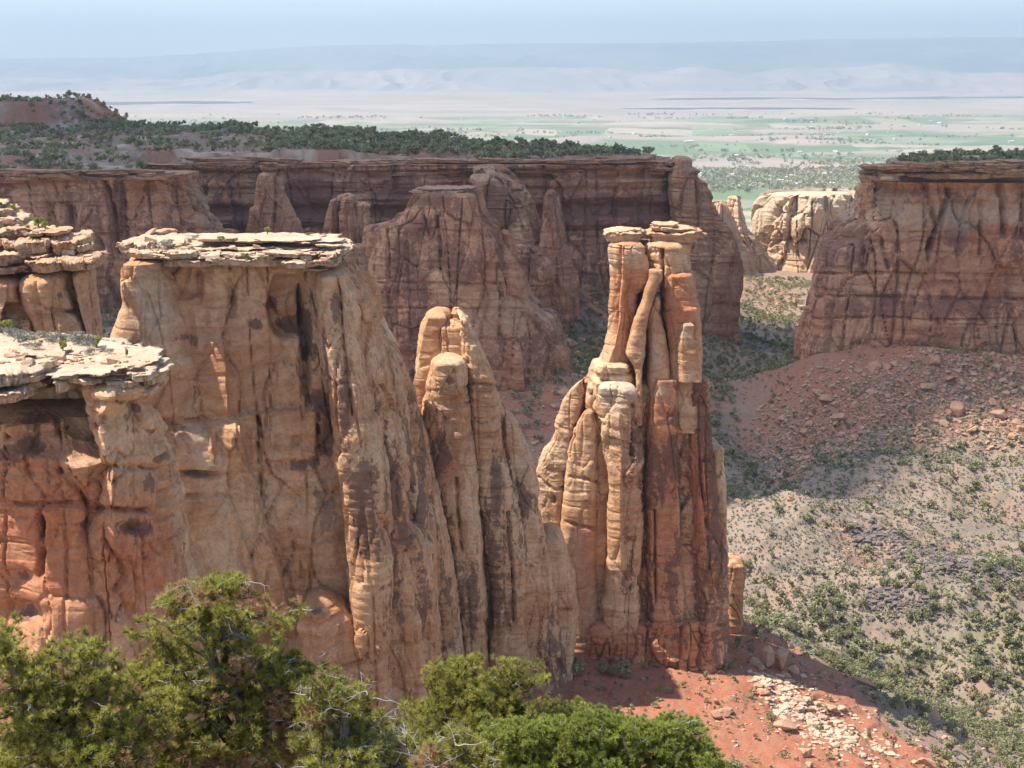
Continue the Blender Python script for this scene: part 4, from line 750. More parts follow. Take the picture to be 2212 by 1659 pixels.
# ------------------------------------------------------------------ mesa walls (terrain)
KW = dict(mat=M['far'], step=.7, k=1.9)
ST = dict(kind='structure')
_cr = [('crack', sw(Z1)([(452,765),(470,850),(490,950),(505,1090)]), 1.0, 6.0), ('crack', sw(Z1)([(530,800),(540,950),(560,1090)]), .7, 2.0), ('crack', sw(Z1)([(0,880),(600,876),(900,880)]), .5, .8), ('crack', sw(Z1)([(500,980),(700,1000),(940,990)]), .6, 1.2),
       ('crack', sw(Z1)([(205,870),(230,960),(250,1090)]), .6, 1.8), ('crack', sw(Z1)([(300,880),(310,1090)]), .8, 1.8), ('dent', 365, 444, 28, 8, 1.2), ('crack', sw(Z1)([(840,900),(930,960)]), .5, 1.0)]
tag(loft('cliff_left', [(371,-300,402),(380,-300,405),(400,-300,417),(450,-300,446),(500,-300,472),(560,-300,478),(640,-300,486),(740,-300,500)], 645, 22, 5, batter=.06, seed=81, A=(2.5,1.6,1.0,.7), feats=_cr, vspots=[(258,460,10,60,1.3),(150,480,12,60,.9),(60,540,200,20,.5),(200,640,200,60,.4)], var=.1, ledges=((1.5,1.6),(4.5,-.8)), top_r=.6, down=60, **KW), **ST)
_bw = [(.5*a if zz else 1106+.5*a, .5*b, .5*c_, .5*d_, w) for zz, a, b, c_, d_, w in [(1,1000,950,120,70,1.0),(1,1350,900,120,110,1.0),(1,1700,880,110,90,1.1),(1,1500,760,300,20,-.6),(0,420,900,260,60,.8),(0,300,740,60,14,-1.2),(0,420,740,60,16,-1.5),(0,450,800,200,40,-.8),(0,200,860,300,10,-.6)]]
tag(loft('cliff_back', [(342,330,1452),(352,330,1454),(420,330,1455),(500,330,1455),(560,330,1455),(620,330,1458),(700,330,1470)], 778, 40, 6, batter=.05, seed=82, A=(3.0,1.4,1.8,.8), var=.22, vspots=_bw, ledges=((1.2,2.2),(5,-1.5),(9,1.4),(17,1.2),(22,-1.6),(27,1.8)), top_r=.6,
     feats=[('crack', [(1100,385),(1200,384),(1455,380)], .8, 1.5), ('dent', 1290, 440, 90, 10, 2.5), ('dent', 780, 400, 60, 25, 3.0), ('dent', 620, 450, 60, 60, 3.0), ('crack', [(1100,500),(1450,497)], .6, 1.5), ('crack', [(430,372),(800,362),(1060,356)], .8, 1.8)], rspots=[(1300,480,200,60,.5),(900,430,300,60,.3)], down=25, **KW), **ST)
tag(loft('cliff_spur', Z4([(195,1010,1238),(300,1040,1325),(350,1060,1400),(420,1080,1450),(480,1090,1500),(560,1100,1538),(640,1110,1542),(740,1120,1600),(830,1130,1750),(910,1140,1756),(970,1140,1690),(1050,1140,1690)]), 716, 16, 2.6, yaw=-.25, seed=83, A=(3.0,2.0,.8,.9), var=.05, batter=.05, feats=[('crack', z4([(1300,330),(1400,420),(1480,560),(1490,700)]), 1.0, 3), ('crack', z4([(1330,720),(1500,722),(1700,720)]), .6, 1.5), ('crack', z4([(1380,500),(1390,640)]), .8, 2.0), ('crack', z4([(1470,560),(1480,680)]), .8, 2)],
     vspots=[(681.5+.3227*1250, 292+.3227*500, 50, 60, .7),(681.5+.3227*1450, 292+.3227*850, 60, 30, .5)], pspots=[(681.5+.3227*1430, 292+.3227*600, 12, 25, .3),(681.5+.3227*1110, 292+.3227*250, 40, 20, .4)], down=20, **KW), **ST)
tag(loft('cliff_pinnacle', Z4([(362,1565,1590),(400,1556,1605),(480,1546,1632),(560,1530,1652),(700,1520,1668),(760,1500,1720),(920,1480,1755)]), 706, 7, 2.5, seed=84, A=(1.4,1.2,.8,.7), var=.15, down=50, **KW), **ST)
tag(loft('cliff_tip', Z2([(672,703,757),(690,708,762),(712,712,756),(730,704,788),(762,697,800),(790,697,828),(850,697,858),(900,697,880),(950,697,903),(1000,697,935),(1060,697,960),(1150,697,990)]), 745, 11, 2.8, down=60, seed=85, A=(1.5,1.3,1.0,.7), var=-.3, pspots=[(1490,360,22,14,.6)], feats=[('crack', sw(Z2)([(800,760),(803,850),(812,1000)]), .8, 2.5)], **KW), **ST)
_rm = [('crack', sw(Z7)([(1045,240),(1090,340),(1125,470),(1100,570),(1085,650)]), 1.2, 3.5), ('crack', sw(Z7)([(1200,220),(1195,320),(1140,470),(1090,600)]), 1.2, 3.0), ('crack', sw(Z7)([(1460,270),(1480,340),(1478,520)]), 1.2, 4.0), ('crack', sw(Z7)([(1360,330),(1370,450),(1355,620)]), .7, 2.0),
       ('crack', sw(Z7)([(850,470),(845,580),(880,700)]), 1.0, 3.0), ('crack', sw(Z7)([(520,728),(900,726),(1593,735)]), .6, 1.6), ('crack', sw(Z7)([(500,850),(900,853),(1593,860)]), .6, 1.6), ('crack', sw(Z7)([(480,960),(900,962),(1593,968)]), .5, 1.2),
       ('crack', sw(Z7)([(1585,320),(1588,560)]), 1.0, 3.0), ('crack', sw(Z7)([(770,300),(750,420),(745,600),(735,700)]), 1.0, 3.0), ('dent', .9736*(1600+1520/2.37), .9736*(300+620/2.37), 34, 32, -4.0, 3)]
_rv = [(.9736*(1600+a/2.37), .9736*(300+b/2.37), c_/2.37, d_/2.37, w) for a, b, c_, d_, w in [(850,330,110,60,.5),(1230,420,80,100,.9),(1230,560,60,60,.8),(650,550,130,130,.7),(900,900,300,60,.6),(1300,900,200,100,.5),(1000,300,120,100,-.9),(980,470,110,90,-.8),(1450,420,100,100,-.9),(1150,650,80,60,-.6),(800,550,40,100,.3)]]
_rows = [(210,775,2900),(240,770,2900),(270,766,2900),(330,748,2900),(400,712,2900),(420,690,2900),(450,640,2900),(480,615,2900),(520,605,2900),(580,545,2900),(700,520,2900),(850,500,2900),(950,470,2900),(1050,440,2900),(1085,432,2900)]
tag(loft('mesa_right', Z7(_rows), 655, 34, 5, yaw=0, batter=.04, seed=86, A=(3.2,1.9,.9,.8), var=.05, feats=_rm, vspots=_rv, ledges=((1,1.8),(3.5,-1.2),(6,1.0)), top_r=.5, down=60, pale=lambda d, n: .55 * np.exp(-((d - 13 + 3 * n) / 5.5) ** 4), rspots=[(2000,640,400,100,.25)], **KW), **ST)
tag(loft('mesa_knob', Z7([(198,730,788),(215,728,790),(232,738,784),(300,738,800),(420,720,800)]), 640, 5, 2.8, seed=87, A=(.5,.5,.6,.4), var=.1, **KW), **ST)
KW2 = dict(mat=M['pale_far'], step=.9, k=2.2, down=60)
tag(loft('cliff_pale', Z7([(297,290,720),(305,262,720),(330,225,720),(370,190,720),(430,165,720),(520,160,720),(600,150,720),(700,120,720),(760,100,720)]), 1120, 26, 3.0, batter=.10, seed=88, A=(3.5,3.6,1.0,1.2), var=-.3, pale=lambda d, n: .7 * (1 - sstep(14, 30, d)), feats=[('crack', sw(Z7)([(250,555),(400,550),(540,565)]), 1.0, 2.5), ('crack', sw(Z7)([(350,350),(270,450),(250,560)]), 2.0, 5), ('crack', sw(Z7)([(390,350),(370,450),(360,550)]), 2, 4), ('crack', sw(Z7)([(440,420),(425,560)]), 2, 4), ('crack', sw(Z7)([(550,330),(530,560)]), 2, 5)], **KW2), **ST)
tag(loft('cliff_pale_tower', Z7([(318,62,92),(335,45,105),(380,35,118),(430,30,128),(500,25,160),(560,20,210),(640,10,260),(740,-20,330)]), 1090, 12, 2.4, batter=.08, seed=89, A=(2.5,2.2,1.2,1.2), var=-.4, **KW2), **ST)
tag(loft('cliff_mouth', Z7([(345,-40,30),(400,-60,50),(520,-80,90),(640,-100,140),(740,-120,200)]), 1060, 12, 2.6, batter=.1, seed=90, A=(2.5,2.2,1.2,1.2), var=-.2, **KW2), **ST)
for nm, pr in (('rim_beds_right', rim_slabs([(1862,372),(1900,352),(2050,350),(2212,348),(2300,346)], 621, 630, 60, (40,200), (5,11), (-2,26), 9, (3, 7))), ('rim_beds_left', rim_slabs([(-40,368),(405,368)], 622, 629, 34, (40,160), (4,8), (-2,16), 10, (3, 6)) + rim_slabs([(400,343),(1450,340)], 741, 748, 60, (50,220), (4,8), (-2,30), 11, (3, 6)))):
    o_ = caps(nm, pr, None, mat=M['far'], pale=.3, var=.1, n=70, nm=nm); tag(o_, kind='structure')
log('mesas')
# ------------------------------------------------------------------ foliage helpers
def leaf_mat(name, stops, trans=.25):
    t = NT(name); f = t.attr('tint'); c = t.ramp(f, *stops)
    b = t.n('ShaderNodeBsdfPrincipled'); b.inputs['Roughness'].default_value = .7; b.inputs['Specular IOR Level'].default_value = .25; t.l(c, b.inputs['Base Color'])
    tr = t.n('ShaderNodeBsdfTranslucent'); t.l(c, tr.inputs[0]); mx = t.n('ShaderNodeMixShader'); mx.inputs[0].default_value = trans
    t.l(b.outputs[0], mx.inputs[1]); t.l(tr.outputs[0], mx.inputs[2]); t.l(mx.outputs[0], t.out.inputs[0]); return t.m
M['juniper'] = leaf_mat('juniper_foliage', [(0, (.20, .195, .10)), (.5, (.34, .325, .17)), (1, (.46, .43, .23))])
M['pinyon'] = leaf_mat('pinyon_needles', [(0, (.18, .17, .045)), (.35, (.36, .345, .075)), (.7, (.56, .53, .13)), (.84, (.58, .52, .17)), (.88, (.48, .30, .15)), (1, (.54, .33, .17))], .42)
M['bright'] = leaf_mat('bright_juniper', [(0, (.22, .24, .05)), (.5, (.38, .415, .09)), (.85, (.50, .51, .14)), (1, (.42, .32, .13))], .42)
M['sage'] = leaf_mat('sage_foliage', [(0, (.15, .15, .115)), (.5, (.22, .22, .175)), (1, (.31, .31, .25))], .15)
t = NT('bark'); p = t.n('ShaderNodeTexCoord').outputs['Object']; n_ = t.noise(t.scale(p, 30, 30, 6), 1, 4, .6)
t.bsdf(t.mix(t.ramp(n_, (.35, 0), (.65, 1)), (.07, .055, .045), (.20, .17, .14)), .95, n_, .02, .5); M['bark'] = t.m
t = NT('dead_wood'); t.bsdf((.36, .335, .31), .8); M['dead'] = t.m

def leaves(c, size, rs, nq=1, asp=1.0, up=.0):
    """random small quads at points c"""
    n = len(c); a = rs.normal(size=(n, 3)); a[:, 2] += up; a /= np.linalg.norm(a, axis=1)[:, None]
    b = rs.normal(size=(n, 3)); b -= (b * a).sum(1)[:, None] * a; b /= np.linalg.norm(b, axis=1)[:, None]
    s = (size * rs.uniform(.6, 1.3, n))[:, None]; a = a * s * asp; b = b * s / asp
    V = np.stack([c - a, c - b * .8, c + a, c + b * .8], 1).reshape(-1, 3); F = np.arange(4 * n).reshape(-1, 4)
    return V, F
def lobes(rs, n, w, h):
    r = np.sqrt(rs.uniform(0, 1, n)) * w * .62; a = rs.uniform(0, 6.28, n)
    return np.stack([r * np.cos(a), r * np.sin(a), h * (.34 + .42 * rs.uniform(0, 1, n) * (1 - .4 * (r / w)))], 1), rs.uniform(.28, .5, n) * min(w, h) * .9
def shrub_pts(rs, n, w, h, nl=7):
    L, r = lobes(rs, nl, w, h); k = rs.randint(0, nl, n); d = rs.normal(size=(n, 3)); d /= np.linalg.norm(d, axis=1)[:, None]
    p = L[k] + d * (r[k] * rs.uniform(.55, 1.05, n))[:, None]; p[:, 2] = np.abs(p[:, 2])
    return p
def tube(pts, rad, ns=5):
    pts = np.array(pts, float); n = len(pts); d = np.gradient(pts, axis=0); d /= np.linalg.norm(d, axis=1)[:, None] + 1e-9
    ref = np.where(np.abs(d[:, 2:3]) < .9, [[0, 0, 1.]], [[1., 0, 0]]); a = np.cross(d, ref); a /= np.linalg.norm(a, axis=1)[:, None]; b = np.cross(d, a)
    th_ = np.arange(ns) * 2 * np.pi / ns; r = np.asarray(rad)[:, None, None]
    V = (pts[:, None] + r * (a[:, None] * np.cos(th_)[None, :, None] + b[:, None] * np.sin(th_)[None, :, None])).reshape(-1, 3)
    i = np.arange(n - 1)[:, None] * ns; j = np.arange(ns)[None]; j2 = (j + 1) % ns
    return V, np.stack([i + j, i + j2, i + ns + j2, i + ns + j], -1).reshape(-1, 4)
def make_tree(name, h, w, seed, nl, leaf, mat, ptint=.5, trunk=True, nlobe=7):
    rs = np.random.RandomState(seed); root = bpy.data.objects.new(name, None); root.empty_display_size = .3
    pts = shrub_pts(rs, nl, w, h, nlobe); V, F = leaves(pts, leaf, rs, up=.3)
    tint = np.clip(.5 * perlin(pts[:, 0] * 1.5, pts[:, 1] * 1.5, pts[:, 2] * 1.5, seed) + .25 + .5 * rs.uniform(0, 1, nl) * ptint * 2 - .1, 0, 1)
    cr = bpy.data.objects.new('crown', mesh('crown', V, F, mat, False, dict(tint=np.repeat(tint, 4)))); cr.parent = root; parts_ = [cr]
    if trunk:
        tv = []
        for q in range(3 + seed % 3):
            a = rs.uniform(0, 6.28); e = np.array([np.cos(a) * w * .4, np.sin(a) * w * .4, h * rs.uniform(.5, .75)])
            s_ = np.linspace(0, 1, 6)[:, None]; pp = e * s_ ** np.array([[1.4, 1.4, .8]]) + .05 * h * rs.normal(size=(6, 3)) * s_; pp[0] = (0, 0, -.3)
            tv.append(tube(pp, h * .035 * (1 - .75 * s_[:, 0])))
        Vt, Ft = merge(tv); tk = bpy.data.objects.new('trunk', mesh('trunk', Vt, Ft, M['bark'])); tk.parent = root; parts_.append(tk)
    return root, parts_
def place(proto, loc, rz, s, label, cat, group, name=None):
    r0, ps = proto; r = r0.copy(); COL.objects.link(r); r.location = tuple(float(q) for q in loc); r.rotation_euler = (0, 0, rz); r.scale = (s[0], s[0], s[1]) if not np.isscalar(s) else (s, s, s)
    r['label'] = label; r['category'] = cat
    if group: r['group'] = group
    for q in ps:
        c_ = q.copy(); COL.objects.link(c_); c_.parent = r
    return r

# ------------------------------------------------------------------ junipers and pinyons across the canyon
def candidates(n, x0, x1, y0, y1, rs): return rs.uniform(x0, x1, n), rs.uniform(y0, y1, n)
rs = np.random.RandomState(5)
cx_, cy_ = [], []
for n, x0, x1, y0, y1 in ((26000, 0, 330, 250, 620), (9000, 40, 240, 335, 455), (30000, -120, 380, 600, 1050), (16000, -450, 90, 632, 1150), (6000, 130, 460, 628, 800), (1500, -260, -60, 560, 620)):
    a, b = candidates(n, x0, x1, y0, y1, rs); cx_.append(a); cy_.append(b)
X_, Y_ = np.concatenate(cx_), np.concatenate(cy_); Zt, PLt = terrain(X_, Y_); U_, V_ = UV(X_, Y_, Zt)
# probability by ground
cl = fbm(X_ / 26, Y_ / 26, 0 * X_, 3, 140); cl2 = fbm(X_ / 9, Y_ / 9, 0 * X_, 2, 141)
prob = np.zeros(X_.size); hgt = np.zeros(X_.size)
redz = (Y_ < 352) & (X_ < 82 - .30 * (Y_ - 300)) & (Y_ > 236); low = (Y_ < 452) & ~redz & (X_ > 30) & (Y_ > 330 - .0 * X_); near_r = (Y_ <= 352) & ~redz & (X_ > 60)
hills = (Y_ >= 452) & (Y_ < 560) & (X_ > 40); tal = (Y_ >= 560) & (Y_ < 640) & (X_ > 90) & (PLt == 0); mid = (Y_ >= 560) & (Y_ < 880) & (PLt == 0) & ~tal; mouth = (Y_ >= 880) & (PLt == 0)
dens = lambda per: per
prob[redz] = .10; hgt[redz] = 1.4
prob[low] = (.10 + .25 * sstep(-.5, .35, cl + .35 * sstep(440, 380, Y_)))[low]; hgt[low] = 2.4
prob[near_r] = .35; hgt[near_r] = 2.2
prob[hills] = (.10 + .16 * sstep(520, 550, Y_) + .25 * sstep(.25, .6, cl))[hills]; hgt[hills] = 2.3
prob[tal] = (.09 + .16 * sstep(600, 572, Y_))[tal]; hgt[tal] = 1.7
prob[mid] = (.95 * sstep(-.6, .1, cl) * (1 - .35 * sstep(610, 560, Y_)))[mid]; hgt[mid] = 2.3
prob[mouth] = .55; hgt[mouth] = 2.2
plm = PLt == 1; edge_r = np.abs(cl2) * 0
prob[plm] = (.5 * sstep(-.5, .1, cl + .3 * sstep(700, 800, Y_) * (X_ > -300)))[plm]; hgt[plm] = 3.2
prob[plm & (Zt > -34)] = .25; hgt[plm & (Zt > -34)] = 3.4
prm = PLt == 2; prob[prm] = (.28 * sstep(.0, .3, cl + .2) + .03)[prm]; hgt[prm] = 3.0
prob[(PLt > 0) & (PLt < 1)] = 0; prob[(PLt > 1) & (PLt < 2)] = 0; prob[PLt == 3] = .1; hgt[PLt == 3] = 1.5
inf = (U_ > -60) & (U_ < 2280) & (V_ > 100) & (V_ < 1760)
for k_ in KNOLLS[:1]: prob *= 1 - .6 * np.exp(-((X_ - k_[0][0]) / 30) ** 2 - ((Y_ - k_[0][1]) / 24) ** 2)
steep = np.abs(terrain(X_ + 1.5, Y_, False)[0] - terrain(X_ - 1.5, Y_, False)[0]) > 5
ok = (rs.uniform(0, 1, X_.size) < prob) & inf & ~steep
X_, Y_, Zt, U_, V_, hgt, PLt = [q[ok] for q in (X_, Y_, Zt, U_, V_, hgt, PLt)]; redz = redz[ok]; low = low[ok]; hills = hills[ok]; tal = tal[ok]; mid = mid[ok]; mouth = mouth[ok]
H_ = hgt * np.clip(rs.lognormal(0, .28, X_.size), .5, 1.7); W_ = H_ * rs.uniform(.42, .68, X_.size)
# which ones does the camera see?
bpy.context.view_layer.update(); dg = bpy.context.evaluated_depsgraph_get()
vis = np.zeros(X_.size, bool)
for q in range(X_.size):
    tgt = Vector((X_[q], Y_[q], Zt[q] + H_[q] * .7)); L = tgt.length; hit = scene.ray_cast(dg, Vector((0, 0, 0)), tgt / L, distance=L - 2.5)
    vis[q] = not hit[0]
log('trees', X_.size, 'seen', vis.sum())
keep = vis | (rs.uniform(0, 1, X_.size) < .35); X_, Y_, Zt, U_, V_, H_, W_, PLt, redz, low, hills, tal, mid, mouth, vis = [q[keep] for q in (X_, Y_, Zt, U_, V_, H_, W_, PLt, redz, low, hills, tal, mid, mouth, vis)]
rank = np.argsort(-(H_ / Y_) * vis * (V_ < 1659) * (U_ > 0) * (U_ < 2212)); solo = set(rank[:295].tolist())
protos = [make_tree('juniper_tree', 1.0, .55 + .04 * (q % 3), 200 + q, 620, .050, M['juniper'], nlobe=6 + q % 4) for q in range(8)]
for q in rank[:295]:
    lab = ('small green juniper on the sunlit red dirt slope below the twin spire' if redz[q] else 'green juniper among the sunlit trees of the lower right valley' if low[q] or Y_[q] < 452 else
           'juniper on the pale rolling hills right of the twin spire' if hills[q] else 'dark juniper on the rubble slope under the right mesa' if tal[q] else
           'dark green tree on top of the shaded left mesa' if PLt[q] == 1 else 'dark tree on the rim of the right mesa' if PLt[q] == 2 else 'dark juniper on the shaded canyon floor between the mesas')
    place(protos[rs.randint(8)], (X_[q], Y_[q], Zt[q] - .05), rs.uniform(0, 6.28), (H_[q], H_[q]), lab, 'juniper tree', 'junipers scattered over the canyon')
rest = [q for q in range(X_.size) if q not in solo]
nq = 46; C = []; S = []; T = []
for q in rest:
    n = int(np.clip(90 * (H_[q] / Y_[q]) / .006, 26, 90)); pp = shrub_pts(rs, n, W_[q], H_[q], 5) + [X_[q], Y_[q], Zt[q]]
    C.append(pp); S.append(np.full(n, H_[q] * .13 * (60 / n) ** .3)); T.append(np.clip(rs.uniform(.05, .8) + rs.uniform(-.25, .25, n), 0, 1))
C = np.vstack(C); S = np.concatenate(S); T = np.concatenate(T)
V, F = leaves(C, S, rs, up=.3)
tag(obj('juniper_woodland', mesh('juniper_woodland', V, F, M['juniper'], False, dict(tint=np.repeat(T, 4)))), kind='stuff')
log('woodland', len(rest), len(V))
# grey brush
bx_, by_ = [], []
for n, x0, x1, y0, y1 in ((44000, 20, 330, 340, 600), (6000, -60, 120, 236, 350), (5000, -100, 300, 600, 900), (9000, 60, 330, 330, 480), (2500, -420, 60, 632, 800)):
    a, b = candidates(n, x0, x1, y0, y1, rs); bx_.append(a); by_.append(b)
BX, BY = np.concatenate(bx_), np.concatenate(by_); BZ, BP = terrain(BX, BY); bu, bv = UV(BX, BY, BZ)
ok = (bu > -30) & (bu < 2250) & (bv < 1700) & ((BY > 350) | (rs.uniform(0, 1, BX.size) < .22)); BX, BY, BZ = BX[ok], BY[ok], BZ[ok]
n = 6; C = (np.stack([BX, BY, BZ], 1)[:, None] + rs.normal(size=(BX.size, n, 3)) * [.24, .24, .14] + [0, 0, .22]).reshape(-1, 3)
V, F = leaves(C, .27, rs); T = np.repeat(np.clip(rs.uniform(0, .8, BX.size), 0, 1), n * 4)
tag(obj('sagebrush', mesh('sagebrush', V, F, M['sage'], False, dict(tint=T))), kind='stuff')
log('brush', len(V))

# ------------------------------------------------------------------ boulders
import bmesh
t = NT('boulder'); p = t.pos(); w1 = t.noise(p, .35, 4, .6); g1 = t.noise(p, 2.2, 6, .75); oi = t.n('ShaderNodeObjectInfo').outputs['Random']
c = t.mix(t.ramp(w1, (.35, 0), (.65, 1)), (.47, .27, .165), (.54, .36, .24)); c = t.mix(t.ramp(oi, (0, 0), (1, .55)), c, (.44, .20, .12))
c = t.mix(1.0, c, t.ramp(g1, (.3, .6), (.5, 1), (.72, 1.25)), 'MULTIPLY'); t.bsdf(c, .95, g1, .25, .7); M['boulder'] = t.m
def hull(rs, n=18, flat=.6, blocky=.5):
    bm = bmesh.new()
    for _ in range(n):
        v = rs.normal(size=3); v /= np.linalg.norm(v); v = np.sign(v) * np.abs(v) ** blocky; v *= [.5, .42, .5 * flat]; bm.verts.new(v * rs.uniform(.85, 1.05))
    bmesh.ops.convex_hull(bm, input=bm.verts)
    bmesh.ops.delete(bm, geom=[v for v in bm.verts if not v.link_faces], context='VERTS')
    bmesh.ops.bevel(bm, geom=list(bm.edges), offset=.025, segments=1, affect='EDGES')
    bm.normal_update(); me = bpy.data.meshes.new('boulder'); bm.to_mesh(me); bm.free(); me.materials.append(M['boulder']); return me
bmeshes = [hull(np.random.RandomState(300 + q), 14 + q % 9, .45 + .06 * (q % 7), .5 + .05 * (q % 5)) for q in range(14)]
def boulder(loc, size, rot, label, group=None, q=None, name='boulder', scale=(1, 1, 1)):
    o = bpy.data.objects.new(name, bmeshes[(q if q is not None else rs.randint(14))]); COL.objects.link(o); o.location = tuple(float(a) for a in loc); o.rotation_euler = rot
    o.scale = tuple(size * a for a in scale); return tag(o, label, 'boulder', group)
def on_ground(u, v, Y0, Y1):
    """where the sight line through (u, v) meets the ground, searched between two distances"""
    ys = np.linspace(Y0, Y1, 400); a, b = ray(u, v); z = terrain(a * ys, ys)[0]; k_ = np.argmax(z > b * ys); y = ys[k_]; return np.array([a * y, y, z[k_]])
BG = []
for n, x0, x1, y0, y1, sz, kd in ((120, 105, 260, 560, 606, 2.9, 0), (50, 10, 70, 575, 720, 2.9, 1), (26, 40, 105, 262, 330, 1.7, 2), (10, 60, 130, 470, 560, 2, 3)):
    a, b = candidates(n * 6, x0, x1, y0, y1, rs); zt_, pt_ = terrain(a, b); cnt = 0
    for x, y, z, pp in zip(a, b, zt_, pt_):
        if pp > 0 or cnt >= n: continue
        u, v = UV(x, y, z)
        if not (5 < u < 2205 and v < 1655): continue
        L = Vector((x, y, z + 1)); hit = scene.ray_cast(dg, Vector((0, 0, 0)), L.normalized(), distance=L.length - 3)
        if hit[0]: continue
        s = sz * np.clip(rs.lognormal(0, .42), .5, 2.6)
        boulder((x, y, z + s * .1), s, (rs.uniform(-.3, .3), rs.uniform(-.4, .4), rs.uniform(0, 6.28)),
                ('tumbled block on the rubble slope under the right mesa', 'block on the talus below the shaded butte and back wall', 'loose block on the sunlit red slope right of the twin spire', 'dark block on the hills behind the twin spire')[kd],
                ('blocks under the right mesa', 'blocks below the butte', 'blocks on the red slope', 'blocks on the hills')[kd], scale=(1, 1, rs.uniform(.6, 1.1))); cnt += 1
for (zx, zy, sz, sc3, rot, q, lab) in [(668, 1120, 7.0, (.55, .5, 1.25), (.1, -.35, .4), 2, 'tall leaning slab, largest of the pale blocks on the red slope'),
    (740, 1130, 6.4, (.6, .55, 1.15), (.1, -.25, 1.2), 5, 'upright pale block leaning beside the tallest slab on the red slope'),
    (800, 1165, 5.0, (.6, .5, .9), (.1, .2, 2.2), 8, 'pale wedge right of the two leaning slabs on the red slope'),
    (755, 1440, 5.4, (1.0, .8, .45), (.05, .1, .3), 4, 'flat layered boulder lying alone on the red dirt near the bottom'),
    (620, 1230, 2.8, (1, .8, .6), (.2, .1, 1.2), 1, 'small pale slab below the leaning slabs, left one of two'), (650, 1262, 3.0, (1, .7, .4), (.1, .2, .5), 6, 'thin pale slab just below the leaning slabs, lower one of two'),
    (400, 1390, 3.4, (.8, .8, .8), (.1, .5, .5), 9, 'grey brown boulder beside a white split slab on the red dirt'), (455, 1385, 2.6, (.5, .5, 1.1), (.1, .5, .5), 3, 'white slab standing on edge beside the grey brown boulder'),
    (400, 1310, 2.2, (.8, .6, .8), (.2, .2, .9), 10, 'small tan block alone above the grey brown boulder'), (955, 1395, 3.4, (1, .8, .55), (.1, .2, .3), 7, 'wide pale block at the lower end of the rockslide'),
    (985, 1430, 2.4, (.8, .8, .8), (.1, .2, 2.3), 11, 'rounded white block at the foot of the rockslide'), (880, 1350, 3.4, (1, .9, .4), (-.1, .25, .3), 12, 'broad cracked slab in the middle of the rockslide'),
    (840, 1300, 3.2, (1, .9, .4), (-.1, .2, 1.3), 0, 'upper cracked slab of the rockslide'), (1000, 1345, 2.8, (1, .9, .4), (-.1, .2, 2.3), 13, 'flat slab at the right side of the rockslide'),
    (1165, 1215, 4.6, (1.2, .6, .5), (.1, .25, -.3), 5, 'tan boulder perched on the crest of the red slope'), (885, 1635, 2.0, (1, .8, .7), (.1, .2, 1), 2, 'small boulder at the bottom edge of the picture')]:
    g = on_ground((1420 + zx / 2.357) * .9736, (1000 + (zy + 12) / 2.357) * .9736, 255, 345)
    boulder(g + [0, 0, sz * sc3[2] * .28], sz, rot, lab, q=q, scale=sc3)
Vr = []; Fr = []; off = 0; base = []
for me_ in bmeshes[:8]:
    bm = bmesh.new(); bm.from_mesh(me_); bmesh.ops.triangulate(bm, faces=bm.faces); bmesh.ops.dissolve_limit(bm, angle_limit=.35, verts=bm.verts, edges=bm.edges); bmesh.ops.triangulate(bm, faces=bm.faces)
    base.append((np.array([v.co[:] for v in bm.verts]), np.array([[v.index for v in f.verts] for f in bm.faces]))); bm.free()
for n, x0, x1, y0, y1, sz, pr in ((6500, 95, 300, 556, 612, 1.0, 1), (4500, -20, 75, 535, 740, 1.0, 1), (1100, 35, 110, 255, 345, .42, .8), (700, 50, 300, 440, 560, .6, .5), (500, -10, 60, 255, 310, .35, .5), (900, 60, 250, 900, 1050, 1.5, 1), (500, -180, -110, 560, 640, 1.3, 1)):
    a, b = candidates(n, x0, x1, y0, y1, rs); zt_, pt_ = terrain(a, b)
    for x, y, z, pp in zip(a, b, zt_, pt_):
        if pp > 0: continue
        bv_, bf_ = base[rs.randint(8)]; s = sz * np.clip(rs.lognormal(0, .45), .4, 2.8); an = rs.uniform(0, 6.28); c_, s_ = math.cos(an), math.sin(an)
        vv = bv_ * [s, s, s * .8]; vv = np.stack([vv[:, 0] * c_ - vv[:, 1] * s_, vv[:, 0] * s_ + vv[:, 1] * c_, vv[:, 2] + .35 * vv[:, 0] * math.sin(an * 3)], 1)
        Vr.append(vv + [x, y, z + s * .1]); Fr.append(bf_ + off); off += len(bv_)
tag(obj('rubble', mesh('rubble', np.vstack(Vr), np.vstack(Fr), M['boulder'], False)), kind='stuff')
Vr = []; Fr = []; off = 0
M['pale_stone'] = M['boulder'].copy(); [setattr(e_.inputs[7], 'default_value', (.60, .47, .34, 1)) for e_ in M['pale_stone'].node_tree.nodes if e_.type == 'MIX' and not e_.inputs[7].is_linked]
